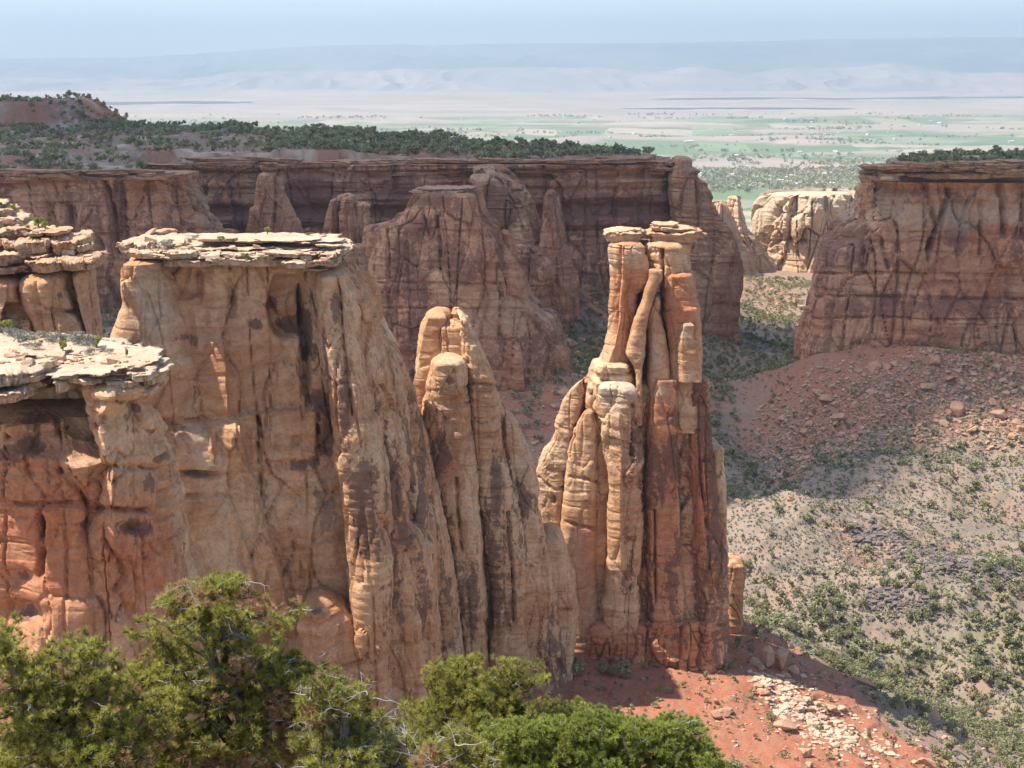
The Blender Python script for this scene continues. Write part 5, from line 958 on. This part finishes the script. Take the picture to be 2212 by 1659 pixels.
# a long tongue of pale broken rock down the red slope
for _ in range(900):
    tt_ = rs.uniform(0, 1); u = np.interp(tt_, [0, .3, .65, 1], [1655, 1730, 1790, 1870]) + rs.normal() * 26 * (1 + tt_); v = np.interp(tt_, [0, .3, .65, 1], [1470, 1530, 1580, 1625]) + rs.normal() * 16
    g = on_ground(u, v, 258, 340) if _ % 3 == 0 else g + [rs.normal() * 1.2, rs.normal() * 1.2, 0]
    if _ % 3: g[2] = tz(g[0], g[1])
    bv_, bf_ = base[rs.randint(8)]; s = .7 * np.clip(rs.lognormal(0, .5), .4, 3); Vr.append(bv_ * [s, s, s * .6] + g + [0, 0, s * .08]); Fr.append(bf_ + off); off += len(bv_)
Vd = []; Fd = []; od = 0
for _ in range(1100):
    tt_ = rs.uniform(0, 1); up_ = rs.uniform() < .7
    u = (np.interp(tt_, [0, .35, .7, 1], [1840, 1950, 2060, 2150]) if up_ else np.interp(tt_, [0, 1], [1880, 2010])) + rs.normal() * 8; v = (np.interp(tt_, [0, .35, .7, 1], [1150, 1175, 1228, 1236]) if up_ else np.interp(tt_, [0, 1], [1285, 1320])) + rs.normal() * 9
    g = on_ground(u, v, 425, 540) if _ % 4 == 0 else g + [rs.normal() * 1.6, rs.normal() * 1.6, 0]
    if _ % 4: g[2] = tz(g[0], g[1])
    bv_, bf_ = base[rs.randint(8)]; s = 1.0 * np.clip(rs.lognormal(0, .5), .4, 3); Vd.append(bv_ * [s, s, s * .8] + g + [0, 0, s * .12]); Fd.append(bf_ + od); od += len(bv_)
t = NT('dark_rock'); p = t.pos(); t.bsdf(t.mix(t.noise(p, 1.2, 5, .7), (.10, .08, .075), (.24, .19, .17)), .95); M['dark_rock'] = t.m
tag(obj('dark_rubble', mesh('dark_rubble', np.vstack(Vd), np.vstack(Fd), M['dark_rock'], False)), kind='stuff')
tag(obj('pale_rubble', mesh('pale_rubble', np.vstack(Vr), np.vstack(Fr), M['pale_stone'], False)), kind='stuff')
log('boulders')
# ------------------------------------------------------------------ shrubs on the ledges and on the fin
def top_z(x, y, z0):
    hit = scene.ray_cast(bpy.context.evaluated_depsgraph_get(), Vector((x, y, z0 + 12)), Vector((0, 0, -1)), distance=30); return hit[1].z if hit[0] else z0
bpy.context.view_layer.update(); dg2 = bpy.context.evaluated_depsgraph_get()
P_green = [make_tree('shrub', 1, .5, 400 + q, 900, .045, M['bright'], nlobe=8) for q in range(3)]
P_dark = [make_tree('shrub', 1, .55, 410 + q, 800, .048, M['juniper'], nlobe=8) for q in range(3)]
P_sage = [make_tree('sagebrush', 1, .75, 420 + q, 700, .04, M['sage'], trunk=False, nlobe=9) for q in range(3)]
def shrub(zf, zx, zy, hpx, Y, proto, label, group=None, cat='shrub', wide=1.0):
    (u, v), = sw(zf)([(zx, zy)]); dr = Vector(P(u, v, 1)).normalized(); hit = scene.ray_cast(dg2, Vector((0, 0, 0)), dr, distance=Y * 1.25); p = np.array(hit[1]) if hit[0] else P(u, v, Y)
    if p[1] < Y * .9: p = P(u, v, Y)
    h = hpx / FPX * p[1]; z = p[2]
    return place(proto, (p[0], p[1] + h * .2, z - .08 * h), rs.uniform(0, 6.28), (h * wide, h), label, cat, group)
k = 4.424 / .9736
for zx, zy, hp, Y, wd, lab in [(80, 360, 135, 184, 1.1, 'largest green juniper shrub at the left edge of the white slab ledge'), (610, 575, 165, 178, .7, 'upright green shrub in the middle of the grey brush on the white slab ledge'),
        (940, 540, 175, 180, 1.05, 'round yellow green shrub at the right end of the brush on the white slab ledge'), (325, 465, 60, 182, 1.1, 'small bright green clump between grey brush on the white slab ledge'),
        (430, 425, 60, 184, 1.3, 'low yellow green clump behind the grey brush on the white slab ledge'), (400, 495, 50, 180, 1.3, 'tiny yellow green clump in front of the grey brush on the white slab ledge'), (1235, 640, 130, 175, .35, 'thin lone seedling near the tip of the white slab')]:
    shrub(ZA, zx, zy, hp / k, Y, P_green[int(zx) % 3], lab, None, wide=wd)
for zx, zy, hp, Y, wd in [(60, 420, 80, 184, 1.5), (130, 430, 70, 184, 1.5), (240, 510, 120, 181, 1.2), (345, 560, 70, 178, 1.3), (520, 480, 100, 182, 1.2), (500, 500, 60, 181, 1.5), (680, 480, 80, 183, 1.4), (760, 510, 110, 182, 1.2), (830, 500, 90, 182, 1.4), (885, 530, 60, 180, 1.4), (865, 610, 60, 176, 1.4), (1060, 600, 50, 177, 1.5), (1000, 580, 50, 179, 1.4), (180, 440, 70, 184, 1.5), (390, 440, 60, 185, 1.5), (620, 470, 60, 185, 1.5)]:
    shrub(ZA, zx, zy, 1.45 * hp / k, Y, P_sage[int(zx) % 3], 'grey brush on the roof of the white slab ledge', 'grey brush on the near ledge', 'sagebrush', wd)
k = 4.609 / .9736
for zx, zy, hp, Y, wd, lab in [(125, 330, 110, 249, 1.0, 'round green bush high on the layered left ledge, nearest the edge of the picture'), (385, 480, 150, 245, .8, 'taller green bush of the pair on the layered left ledge'), (455, 500, 110, 244, 1.0, 'lower green bush right of the taller one on the layered left ledge'),
        (290, 510, 70, 243, 1.2, 'small green tuft left of the bush pair on the layered left ledge'), (830, 640, 45, 242, 1.2, 'tiny bush near the nose of the layered left ledge'), (60, 580, 40, 241, 1.3, 'tiny bush low on the layered left ledge at the picture edge'), (320, 580, 45, 242, 1.5, 'pale low bush below the bush pair on the layered left ledge')]:
    shrub(ZC, zx, zy, hp / k, Y, (P_green if zx in (385, 455, 125) else P_dark)[int(zx) % 3], lab, None, wide=wd)
k = 3.191 / .9736
for zx, zy, hp, Y, wd, lab, pr in [(405, 232, 55, 266, 1.2, 'grey green bush at the left end of the fin roof', P_sage), (1125, 128, 45, 279, 1.0, 'lone bush standing up from the far rim of the fin roof', P_green), (970, 298, 36, 257, 1.3, 'small green bush growing from the layered front edge of the fin roof', P_green),
        (1400, 325, 30, 259, 1.6, 'low bush at the right front of the fin roof', P_sage), (1500, 385, 26, 258, 1.8, 'low green mat under the right end of the fin roof', P_green), (520, 280, 18, 262, 2, 'faint green tuft on the front left of the fin roof', P_green), (800, 165, 22, 274, 2, 'green tuft near the middle of the fin roof', P_green),
        (870, 190, 18, 270, 2, 'flat green tuft right of the middle of the fin roof', P_green), (620, 150, 18, 276, 2, 'flat tuft on the left far side of the fin roof', P_sage), (1420, 135, 20, 278, 2, 'flat green tuft at the right far rim of the fin roof', P_green)]:
    shrub(Z10, zx, zy, 1.6 * hp / k, Y, pr[int(zx) % 3], lab, None, wide=wd)
k = 2.765 / .9736
shrub(Z11, 970, 1190, 45 / k, 252, P_dark[0], 'dark shrub in the corner above the pale block at the foot of the fin', None, wide=1.2)
shrub(Z11, 1110, 1290, 70 / k, 251, P_sage[1], 'grey bush on top of the pale block at the foot of the fin', None, 'sagebrush', wide=1.1)
for uu, vv, hp, wd, lab in [(1232, 1460, 55, 1.2, 'dark juniper at the foot of the cleft spire, left of a fallen block'), (1302, 1455, 34, 1.2, 'dark shrub in the shade just left of the twin spire base'), (1325, 1462, 30, 1.1, 'smaller dark shrub in the shade left of the twin spire base'), (1350, 1460, 40, 1.3, 'dark juniper directly under the front foot of the twin spire'),
        (862, 1480, 36, 1.2, 'dark shrub at the right foot of the fin'), (905, 1492, 28, 1.2, 'second dark shrub at the foot of the fin, right of the first'), (1570, 1345, 44, 1.2, 'dark juniper at the right foot of the twin spire beside the outcrop'), (1592, 1400, 34, .9, 'dark pointed juniper on the shaded red shoulder'), (1635, 1375, 26, 1, 'small dark juniper above the leaning slabs'), (1600, 1310, 36, 1.4, 'dark juniper on the skyline right of the low outcrop')]:
    g = on_ground(uu, vv, 262, 350); h = hp / FPX * g[1]; place(P_dark[int(uu) % 3], g, rs.uniform(0, 6), (h * wd, h), lab, 'shrub', None)
for nm, zf, zx, zy, sz, Y, rot, sc3, lab in [('balanced_rock', Z10, 435, 100, 3.0, 277, (0, .1, 0), (1, .8, .45), 'small orange rock lying on top of the fin roof'), ('flat_rock', Z10, 370, 128, 3.6, 276, (0, -.1, .5), (1.2, .8, .35), 'pale slab under the small orange rock on the fin roof'), ('flat_rock', Z10, 300, 140, 2.6, 274, (.1, -.6, .4), (1.1, .8, .35), 'tilted pale slab at the left end of the fin roof'),
        ('flat_rock', Z10, 530, 122, 2.4, 278, (0, .1, .2), (1.3, .8, .3), 'thin flat slab right of the small orange rock on the fin roof')]:
    (u, v), = sw(zf)([(zx, zy)]); p = P(u, v, Y); z = top_z(p[0], Y, p[2]); boulder((p[0], Y, max(z, p[2] - 1.2) + sz * sc3[2] * .3), sz, rot, lab, q=int(zx) % 14, name=nm, scale=sc3)
log('ledge shrubs')

# ------------------------------------------------------------------ the pinyons and junipers at our feet
def needles(c, axis, L, n, rs, width=.004):
    """brushes of n needles at each tuft centre c, fanned round its axis"""
    m = len(c); d = rs.normal(size=(m, n, 3)) * .62 + axis[:, None]; d /= np.linalg.norm(d, axis=2)[:, :, None]
    s = rs.normal(size=(m, n, 3)); s -= (s * d).sum(2)[:, :, None] * d; s /= np.linalg.norm(s, axis=2)[:, :, None]
    b = c[:, None] + d * .1 * L; ln = L * rs.uniform(.7, 1.15, (m, n, 1))
    V = np.stack([b - s * width, b + s * width, b + d * ln], 2).reshape(-1, 3); return V, np.arange(len(V)).reshape(-1, 3)
def big_tree(name, base, blobs, Y, seed, label, mat, ncl=420, tufts=7, tl=.085, nn=22, dead=260, brown=.12, trunk_r=.16, wd=.006, spread=.09, csp=1.0, group='pines and junipers at the near rim', cat='pine tree'):
    """base (x,y,z); blobs (u, v, r_px[, dY]) outline the crown. Branches grow to reach every clump."""
    rs = np.random.RandomState(seed); B = []
    for b in blobs: c = P(b[0], b[1], Y + (b[3] if len(b) > 3 else 0)); B.append((c, b[2] / FPX * Y))
    vol = np.array([r ** 2.4 for _, r in B]); k_ = rs.choice(len(B), ncl, p=vol / vol.sum()); d = rs.normal(size=(ncl, 3)); d /= np.linalg.norm(d, axis=1)[:, None]
    rad = rs.uniform(.25, 1, ncl) ** .45; nsub = max(6, ncl // 18); sub = np.array([B[i][0] + d[j] * B[i][1] * rad[j] * np.array([1, 1.05, .9]) for j, i in enumerate(k_[:nsub])])
    pts = sub[rs.randint(nsub, size=ncl)] + np.clip(rs.normal(size=(ncl, 3)), -1.6, 1.6) * np.array([.20, .20, .11]) * csp
    base = np.array(base, float); mid = np.mean([c for c, _ in B], axis=0)
    # trunk with a few bends, then every clump joins the nearest wood
    tops = sorted(B, key=lambda q: -q[0][2])[:1][0][0]
    s_ = np.linspace(0, 1, 9)[:, None]; tr = base * (1 - s_) + (tops * .5 + mid * .5 + [0, 0, -.2]) * s_ + rs.normal(size=(9, 3)) * .10 * np.sin(np.pi * s_)
    nodes = [p for p in tr]; par = [-1] + list(range(8)); load = [0.] * 9
    order = np.argsort(np.linalg.norm(pts - mid, axis=1) + rs.uniform(0, .3, ncl)); ends = []
    for j in order:
        p = pts[j]; N = np.array(nodes); dd = np.linalg.norm(N - p, axis=1) + .35 * np.clip(N[:, 2] - p[2] + .1, 0, None) + .05 * np.linalg.norm(N - base, axis=1) * 0
        i = int(np.argmin(dd)); L = np.linalg.norm(N[i] - p); ns = max(1, int(L / .16)); last = i
        bend = rs.normal(size=3) * L * .14
        for q in range(1, ns + 1):
            f = q / ns; x = N[i] * (1 - f) + p * f + bend * math.sin(math.pi * f) + rs.normal(size=3) * .018; nodes.append(x); par.append(last); load.append(0.); last = len(nodes) - 1
        ends.append(last)
    for e in ends: load[e] += 1
    for i in range(len(nodes) - 1, 0, -1): load[par[i]] += load[i]
    N = np.array(nodes); Rr = np.minimum(.0062 * np.power(np.maximum(load, .6), .52) + .001, trunk_r)
    # tubes: follow chains
    kids = {}
    for i, p_ in enumerate(par):
        if p_ >= 0: kids.setdefault(p_, []).append(i)
    segs = []; stack = [(0, None)]
    while stack:
        i, pr_ = stack.pop(); ch = [pr_, i] if pr_ is not None else [i]
        while True:
            ks = sorted(kids.get(i, []), key=lambda q: -load[q])
            if not ks: break
            for q in ks[1:]: stack.append((q, i))
            i = ks[0]; ch.append(i)
        if len(ch) > 1:
            rr = Rr[ch].copy()
            if pr_ is not None: rr[0] = min(rr[0], rr[1] * 1.25)
            segs.append(tube(N[ch], rr, 8 if rr.max() > .04 else 5))
    root = empty(name, base, label, cat, group)
    # tufts round each clump end
    E = pts[order]; m = len(E) * tufts; off = rs.normal(size=(m, 3)); off /= np.linalg.norm(off, axis=1)[:, None]; off[:, 2] = off[:, 2] * .75 + .15
    rr = spread * rs.uniform(.3, 1, m)[:, None]; c = np.repeat(E, tufts, 0) + off * rr; ax = off * .8 + [0, 0, .55]
    V, F = needles(c, ax, tl, nn, rs, wd)
    bz = perlin(c[:, 0] * 1.1, c[:, 1] * 1.1, c[:, 2] * 1.1, seed + 3); br = (bz > .62 - brown * 2.2) & (rs.uniform(0, 1, m) < .75)
    ti = np.clip(.33 + .30 * perlin(c[:, 0] * 2, c[:, 1] * 2, c[:, 2] * 2, seed + 5) + rs.uniform(-.2, .25, m), 0, .80); ti = np.where(br & (brown > 0), rs.uniform(.87, 1, m), ti)
    fo = mesh('foliage', V, F, mat, False, dict(tint=np.repeat(ti, nn * 3))); obj('foliage', fo, root)
    # twigs that carry the tufts
    a_ = np.repeat(E, tufts, 0); mdl = (a_ + c) / 2 + rs.normal(size=c.shape) * .012; w_ = .0035; sd_ = rs.normal(size=c.shape); sd_ /= np.linalg.norm(sd_, axis=1)[:, None]
    Vt = np.stack([a_ - sd_ * w_, a_ + sd_ * w_, mdl + sd_ * w_, mdl - sd_ * w_, c + sd_ * w_ * .7, c - sd_ * w_ * .7], 1).reshape(-1, 3); o_ = np.arange(m)[:, None] * 6
    Ft = np.vstack([o_ + [0, 1, 2, 3], o_ + [3, 2, 4, 5]]); segs.append((Vt, Ft))
    Vb, Fb = merge(segs); obj('trunk', mesh('trunk', Vb, Fb, M['bark']), root)
    # bare grey twigs
    dv = []
    for q in range(dead):
        i = rs.randint(9, len(nodes)); x = N[i]; dr = rs.normal(size=3); dr[2] = abs(dr[2]) * .3 + .05; dr /= np.linalg.norm(dr); L = rs.uniform(.12, .42); cv = rs.normal(size=3) * .35
        ss = np.linspace(0, 1, 7)[:, None]; pp = x + dr * L * ss + cv * L * ss ** 2 * .6 + rs.normal(size=(7, 3)) * .012 * L * 2; dv.append(tube(pp, rs.uniform(.005, .011) * (1 - .8 * ss[:, 0]), 4))
        for _ in range(2):
            k2 = rs.randint(2, 6); d2 = rs.normal(size=3); d2 /= np.linalg.norm(d2); s2 = np.linspace(0, 1, 4)[:, None]; dv.append(tube(pp[k2] + d2 * L * .35 * s2, .005 * (1 - .7 * s2[:, 0]), 3))
    if dv:
        Vd, Fd = merge(dv); obj('dead_branches', mesh('dead_branches', Vd, Fd, M['dead']), root)
    return root
def gbase(u, Y): x = float(ray(u, 1800)[0] * Y); return (x, Y, tz(x, Y) - .1)
big_tree('pinyon_pine', gbase(495, 22), [(440, 1330, 75), (350, 1400, 75), (500, 1390, 85), (575, 1420, 50), (430, 1450, 100), (560, 1500, 90), (330, 1500, 90), (480, 1570, 110), (620, 1560, 70), (600, 1350, 28), (375, 1275, 26), (480, 1275, 40), (420, 1268, 30), (400, 1640, 100), (590, 1640, 90), (270, 1570, 70), (640, 1480, 45), (300, 1460, 45), (655, 1540, 60), (620, 1440, 25)], 22, 501,
         'tallest pinyon pine at lower left, with brown tufts and many bare grey twigs', M['pinyon'], ncl=1500, tufts=6, nn=24, dead=480, brown=.19, trunk_r=.15)
big_tree('pinyon_pine', gbase(200, 20.5), [(40, 1440, 70), (120, 1450, 70), (70, 1540, 100), (190, 1480, 70), (170, 1570, 100), (40, 1640, 110), (230, 1640, 110), (290, 1540, 60), (130, 1650, 110), (0, 1400, 50), (330, 1620, 60)], 20.5, 502,
         'broad pinyon pine filling the lower left corner', M['pinyon'], ncl=1400, tufts=5, nn=24, dead=160, brown=.09, trunk_r=.12)
big_tree('pinyon_pine', gbase(10, 26), [(0, 1340, 24), (-20, 1375, 45), (-30, 1330, 22), (-60, 1440, 70)], 26, 503, 'pinyon pine branch tip poking in at the left edge', M['pinyon'], ncl=90, tufts=8, nn=22, dead=20, brown=.0, trunk_r=.08)
big_tree('pinyon_pine', gbase(720, 21), [(740, 1490, 55), (690, 1500, 40), (800, 1520, 45), (700, 1570, 75), (790, 1600, 75), (740, 1660, 90), (850, 1640, 60), (660, 1640, 70)], 21, 504,
         'low pinyon pine with tangled grey dead limbs, right of the tallest pine', M['pinyon'], ncl=620, tufts=5, nn=24, dead=480, brown=.05, trunk_r=.10)
big_tree('pinyon_pine', gbase(1050, 25), [(1010, 1440, 38), (985, 1475, 60), (1060, 1480, 60), (1110, 1480, 40), (960, 1540, 75), (1060, 1550, 90), (1140, 1530, 60), (1190, 1560, 50), (1000, 1620, 90), (1120, 1620, 90), (900, 1560, 40), (1215, 1600, 30)], 25, 505,
         'dense dark green pinyon pine at bottom centre', M['pinyon'], ncl=1500, tufts=5, nn=24, dead=60, brown=.0, trunk_r=.14)
big_tree('pinyon_pine', gbase(960, 17), [(985, 1640, 45), (940, 1670, 60), (1030, 1665, 45)], 17, 506, 'small yellowing pine sapling at the bottom edge between the dark pine and the low pine', M['pinyon'], ncl=80, tufts=8, nn=22, dead=70, brown=.25, trunk_r=.04)
JK = dict(tl=.055, nn=26, wd=.006, spread=.13, csp=.9, cat='juniper tree', group='pines and junipers at the near rim')
big_tree('juniper_tree', gbase(1290, 19), [(1310, 1575, 50), (1260, 1600, 55), (1370, 1590, 50), (1190, 1610, 40), (1120, 1610, 35), (1200, 1660, 70), (1300, 1660, 80), (1390, 1650, 60), (1110, 1670, 50), (1420, 1600, 25)], 19, 507,
         'bright yellow green juniper with rounded crown at the bottom, right of the dark pine', M['bright'], ncl=620, tufts=17, dead=50, brown=.02, trunk_r=.1, **JK)
big_tree('juniper_tree', gbase(1490, 19), [(1490, 1590, 22), (1500, 1640, 38), (1460, 1650, 30), (1535, 1660, 28), (1480, 1690, 60), (1440, 1610, 18)], 19, 508,
         'smaller bright juniper with a bare silver snag at the bottom, rightmost of the near trees', M['bright'], ncl=170, tufts=17, dead=60, brown=.1, trunk_r=.06, **JK)
log('near trees')

# ------------------------------------------------------------------ farms in the valley
rs = np.random.RandomState(77)
def gable(w, d, h, roof, wall):
    V = [(-w/2,-d/2,0),(w/2,-d/2,0),(w/2,d/2,0),(-w/2,d/2,0),(-w/2,-d/2,h),(w/2,-d/2,h),(w/2,d/2,h),(-w/2,d/2,h)]
    R = [(-w/2-.6,-d/2-.6,h+.02),(w/2+.6,-d/2-.6,h+.02),(w/2+.6,d/2+.6,h+.02),(-w/2-.6,d/2+.6,h+.02),(-w/2-.6,0,h*1.7),(w/2+.6,0,h*1.7)]
    a = mesh('wall', V, np.array([(0,1,5,4),(1,2,6,5),(2,3,7,6),(3,0,4,7)]), wall, False); b = mesh('roof', R, [np.array([(0,1,5,4),(2,3,4,5),(0,3,2,1)]), np.array([(0,4,3),(1,2,5)])], roof, False); return a, b
def flat(name, c): t = NT(name); t.bsdf(c, .8); return t.m
M['white'] = flat('white_roof', (.6, .6, .6)); M['wallp'] = flat('house_wall', (.65, .6, .55)); M['greyr'] = flat('grey_roof', (.4, .38, .37))
hp = []
for q, (w, d, h, rf) in enumerate([(22, 12, 5, 'white'), (34, 16, 6, 'white'), (18, 11, 5, 'greyr'), (60, 20, 7, 'white')]):
    a, b = gable(w, d, h, M[rf], M['wallp']); r = bpy.data.objects.new('farm_house', None); ps = []
    for nm, me_ in (('wall', a), ('roof', b)): o = bpy.data.objects.new(nm, me_); o.parent = r; ps.append(o)
    hp.append((r, ps))
def valley_z(x, y):
    return -380 + 26 * np.clip(fbm(x / 900, y / 500, 0 * x, 4, 90) - .15, 0, 1) * sstep(5200, 7500, y) - 12 * (1 - sstep(2600, 4000, y))
n = 0
while n < 130:
    town = n < 45
    u, v = (rs.uniform(1560, 1850), rs.uniform(372, 402)) if town else (rs.uniform(650, 2200), rs.uniform(250, 380)); y = 376 / -ray(u, v)[1]; x = ray(u, 0)[0] * y; x = float(ray(u, v)[0] * y)
    z = float(valley_z(np.array([x]), np.array([y]))[0])
    place(hp[rs.choice(4, p=[.4, .25, .25, .1])], (x, y, z), rs.choice([.32, 1.89]) + rs.uniform(-.1, .1), rs.uniform(.6, .95), 'small pale house of the town at the near edge of the green valley' if town else 'pale farm building among the far green fields', 'house', 'houses of the valley town' if town else 'farm buildings in the valley'); n += 1
C = []; S = []; T = []
def grove(x, y, n, sx, sy, h):
    a = x + rs.normal(size=n) * sx; b = y + rs.normal(size=n) * sy; z = valley_z(a, b)
    for i in range(n):
        hh = h * rs.uniform(.6, 1.3); m = 10; C.append(np.array([a[i], b[i], z[i] + hh * .5]) + rs.normal(size=(m, 3)) * [hh * .35, hh * .35, hh * .25]); S.append(np.full(m, hh * .38)); T.append(np.full(m, rs.uniform(.1, .8)))
for _ in range(230):
    v = rs.uniform(244, 408) if _ % 3 else rs.uniform(340, 408); u = rs.uniform(-40, 2260); y = 376 / -ray(u, v)[1]; x = float(ray(u, v)[0] * y); rowy = rs.uniform() < .45
    grove(x, y, rs.randint(5, 26), 150 * y / 7000 if rowy else 70, 12 if rowy else 60, rs.uniform(9, 15))
for _ in range(60): u, v = rs.uniform(1500, 1860), rs.uniform(365, 410); y = 376 / -ray(u, v)[1]; grove(float(ray(u, v)[0] * y), y, 22, 70, 45, 11)
C = np.vstack(C); S = np.concatenate(S); T = np.concatenate(T); V, F = leaves(C, S, rs)
tag(obj('valley_groves', mesh('valley_groves', V, F, M['juniper'], False, dict(tint=np.repeat(T, 4)))), kind='stuff')
log('valley')
# ------------------------------------------------------------------ clouds above the picture that shade parts of the canyon
def cloud_mat():
    t = NT('cloud'); b = t.bsdf((.9, .9, .92), 1); tr = t.n('ShaderNodeBsdfTransparent'); mx = t.n('ShaderNodeMixShader'); mx.inputs[0].default_value = .33   # thin cloud: some sun comes through
    t.l(b.outputs[0], mx.inputs[1]); t.l(tr.outputs[0], mx.inputs[2]); t.l(mx.outputs[0], t.out.inputs[0]); return t.m
M['cloud'] = cloud_mat()
def cloud(name, ground_poly, z_g, height, seed):
    """a flat-bottomed cumulus whose outline stands where the sun puts its shadow on the ground polygon"""
    gp = np.array(ground_poly, float); k = (height - z_g) / SUN_DIR.z; gp = gp + np.array([SUN_DIR.x, SUN_DIR.y])[None] * k
    n = 260; per = np.vstack([gp, gp[:1]]); cs = np.concatenate([[0], np.cumsum(np.hypot(*np.diff(per, axis=0).T))])
    s = np.linspace(0, cs[-1], n, endpoint=False); px = np.interp(s, cs, per[:, 0]); py = np.interp(s, cs, per[:, 1])
    c = gp.mean(0); dx, dy = px - c[0], py - c[1]; L = np.hypot(dx, dy); size = L.mean()
    f = 1 + 14 * fbm(dx / 60 + seed, dy / 60, 0 * dx, 4, seed) / L
    r = np.array([.02, .4, .75, .93, 1.0, .97, .86, .7, .5, .3, .02]); h = np.array([0, 0, 0, .01, .06, .14, .22, .28, .33, .36, .38]) * .35 * min(size, 900)
    X = c[0] + dx[None] * f * r[:, None]; Y = c[1] + dy[None] * f * r[:, None]; Z = height + h[:, None] + 0 * X
    b = fbm(X / 160, Y / 160, Z / 160, 4, seed + 2); Z = Z + np.where(h[:, None] > 5, 25 * b, 8 * b)
    i = np.arange(len(r) - 1)[:, None] * n; j = np.arange(n)[None]; j2 = (j + 1) % n
    F = np.stack([i + j, i + j2, i + n + j2, i + n + j], -1).reshape(-1, 4)
    tag(obj(name, mesh(name, np.stack([X, Y, Z], -1).reshape(-1, 3), F, M['cloud'])), kind='structure')
cloud('cloud', [(-500, 540), (-250, 530), (-100, 500), (60, 510), (92, 508), (115, 530), (138, 566), (230, 574), (400, 580), (900, 580), (1100, 800), (600, 880), (330, 870), (235, 850), (130, 840), (85, 842), (35, 835), (-20, 930), (-160, 1040), (-500, 1040)], -120, 2100, 1)
cloud('cloud', [(-1900, 560), (-560, 540), (-440, 600), (-420, 820), (-160, 850), (-130, 1000), (-330, 1250), (-700, 1500), (-1900, 1500)], -60, 2100, 5)
for q, (x0, x1, y0, y1) in enumerate([(-5200, -2600, 15200, 16600), (900, 3000, 13600, 14600), (1500, 7500, 17200, 18200)]):
    a = np.linspace(0, 2 * np.pi, 24, endpoint=False)
    cloud('cloud', np.stack([(x0 + x1) / 2 + (x1 - x0) / 2 * np.cos(a), (y0 + y1) / 2 + (y1 - y0) / 2 * np.sin(a)], -1), -350, 3400, 10 + q)
# ------------------------------------------------------------------ haze
hm = bpy.data.materials.new('haze'); hm.use_nodes = True; ht = hm.node_tree; ht.nodes.clear()
ho = ht.nodes.new('ShaderNodeOutputMaterial'); hv = ht.nodes.new('ShaderNodeVolumePrincipled')
hv.inputs['Color'].default_value = (.50, .615, .72, 1); hv.inputs['Density'].default_value = 5.4e-5; hv.inputs['Anisotropy'].default_value = .25
ht.links.new(hv.outputs[0], ho.inputs['Volume'])
x0, x1, y0, y1, z0, z1 = -40000, 40000, -4700, 60000, -420, 1500
Vb = [(x, y, z) for z in (z0, z1) for y in (y0, y1) for x in (x0, x1)]
Fb = [(0, 2, 3, 1), (4, 5, 7, 6), (0, 1, 5, 4), (2, 6, 7, 3), (0, 4, 6, 2), (1, 3, 7, 5)]
tag(obj('haze', mesh('haze', Vb, np.array(Fb), hm, False), loc=(0, 0, 0)), kind='stuff')
log('done', sum(len(o.data.vertices) for o in bpy.data.objects if o.type == 'MESH'))
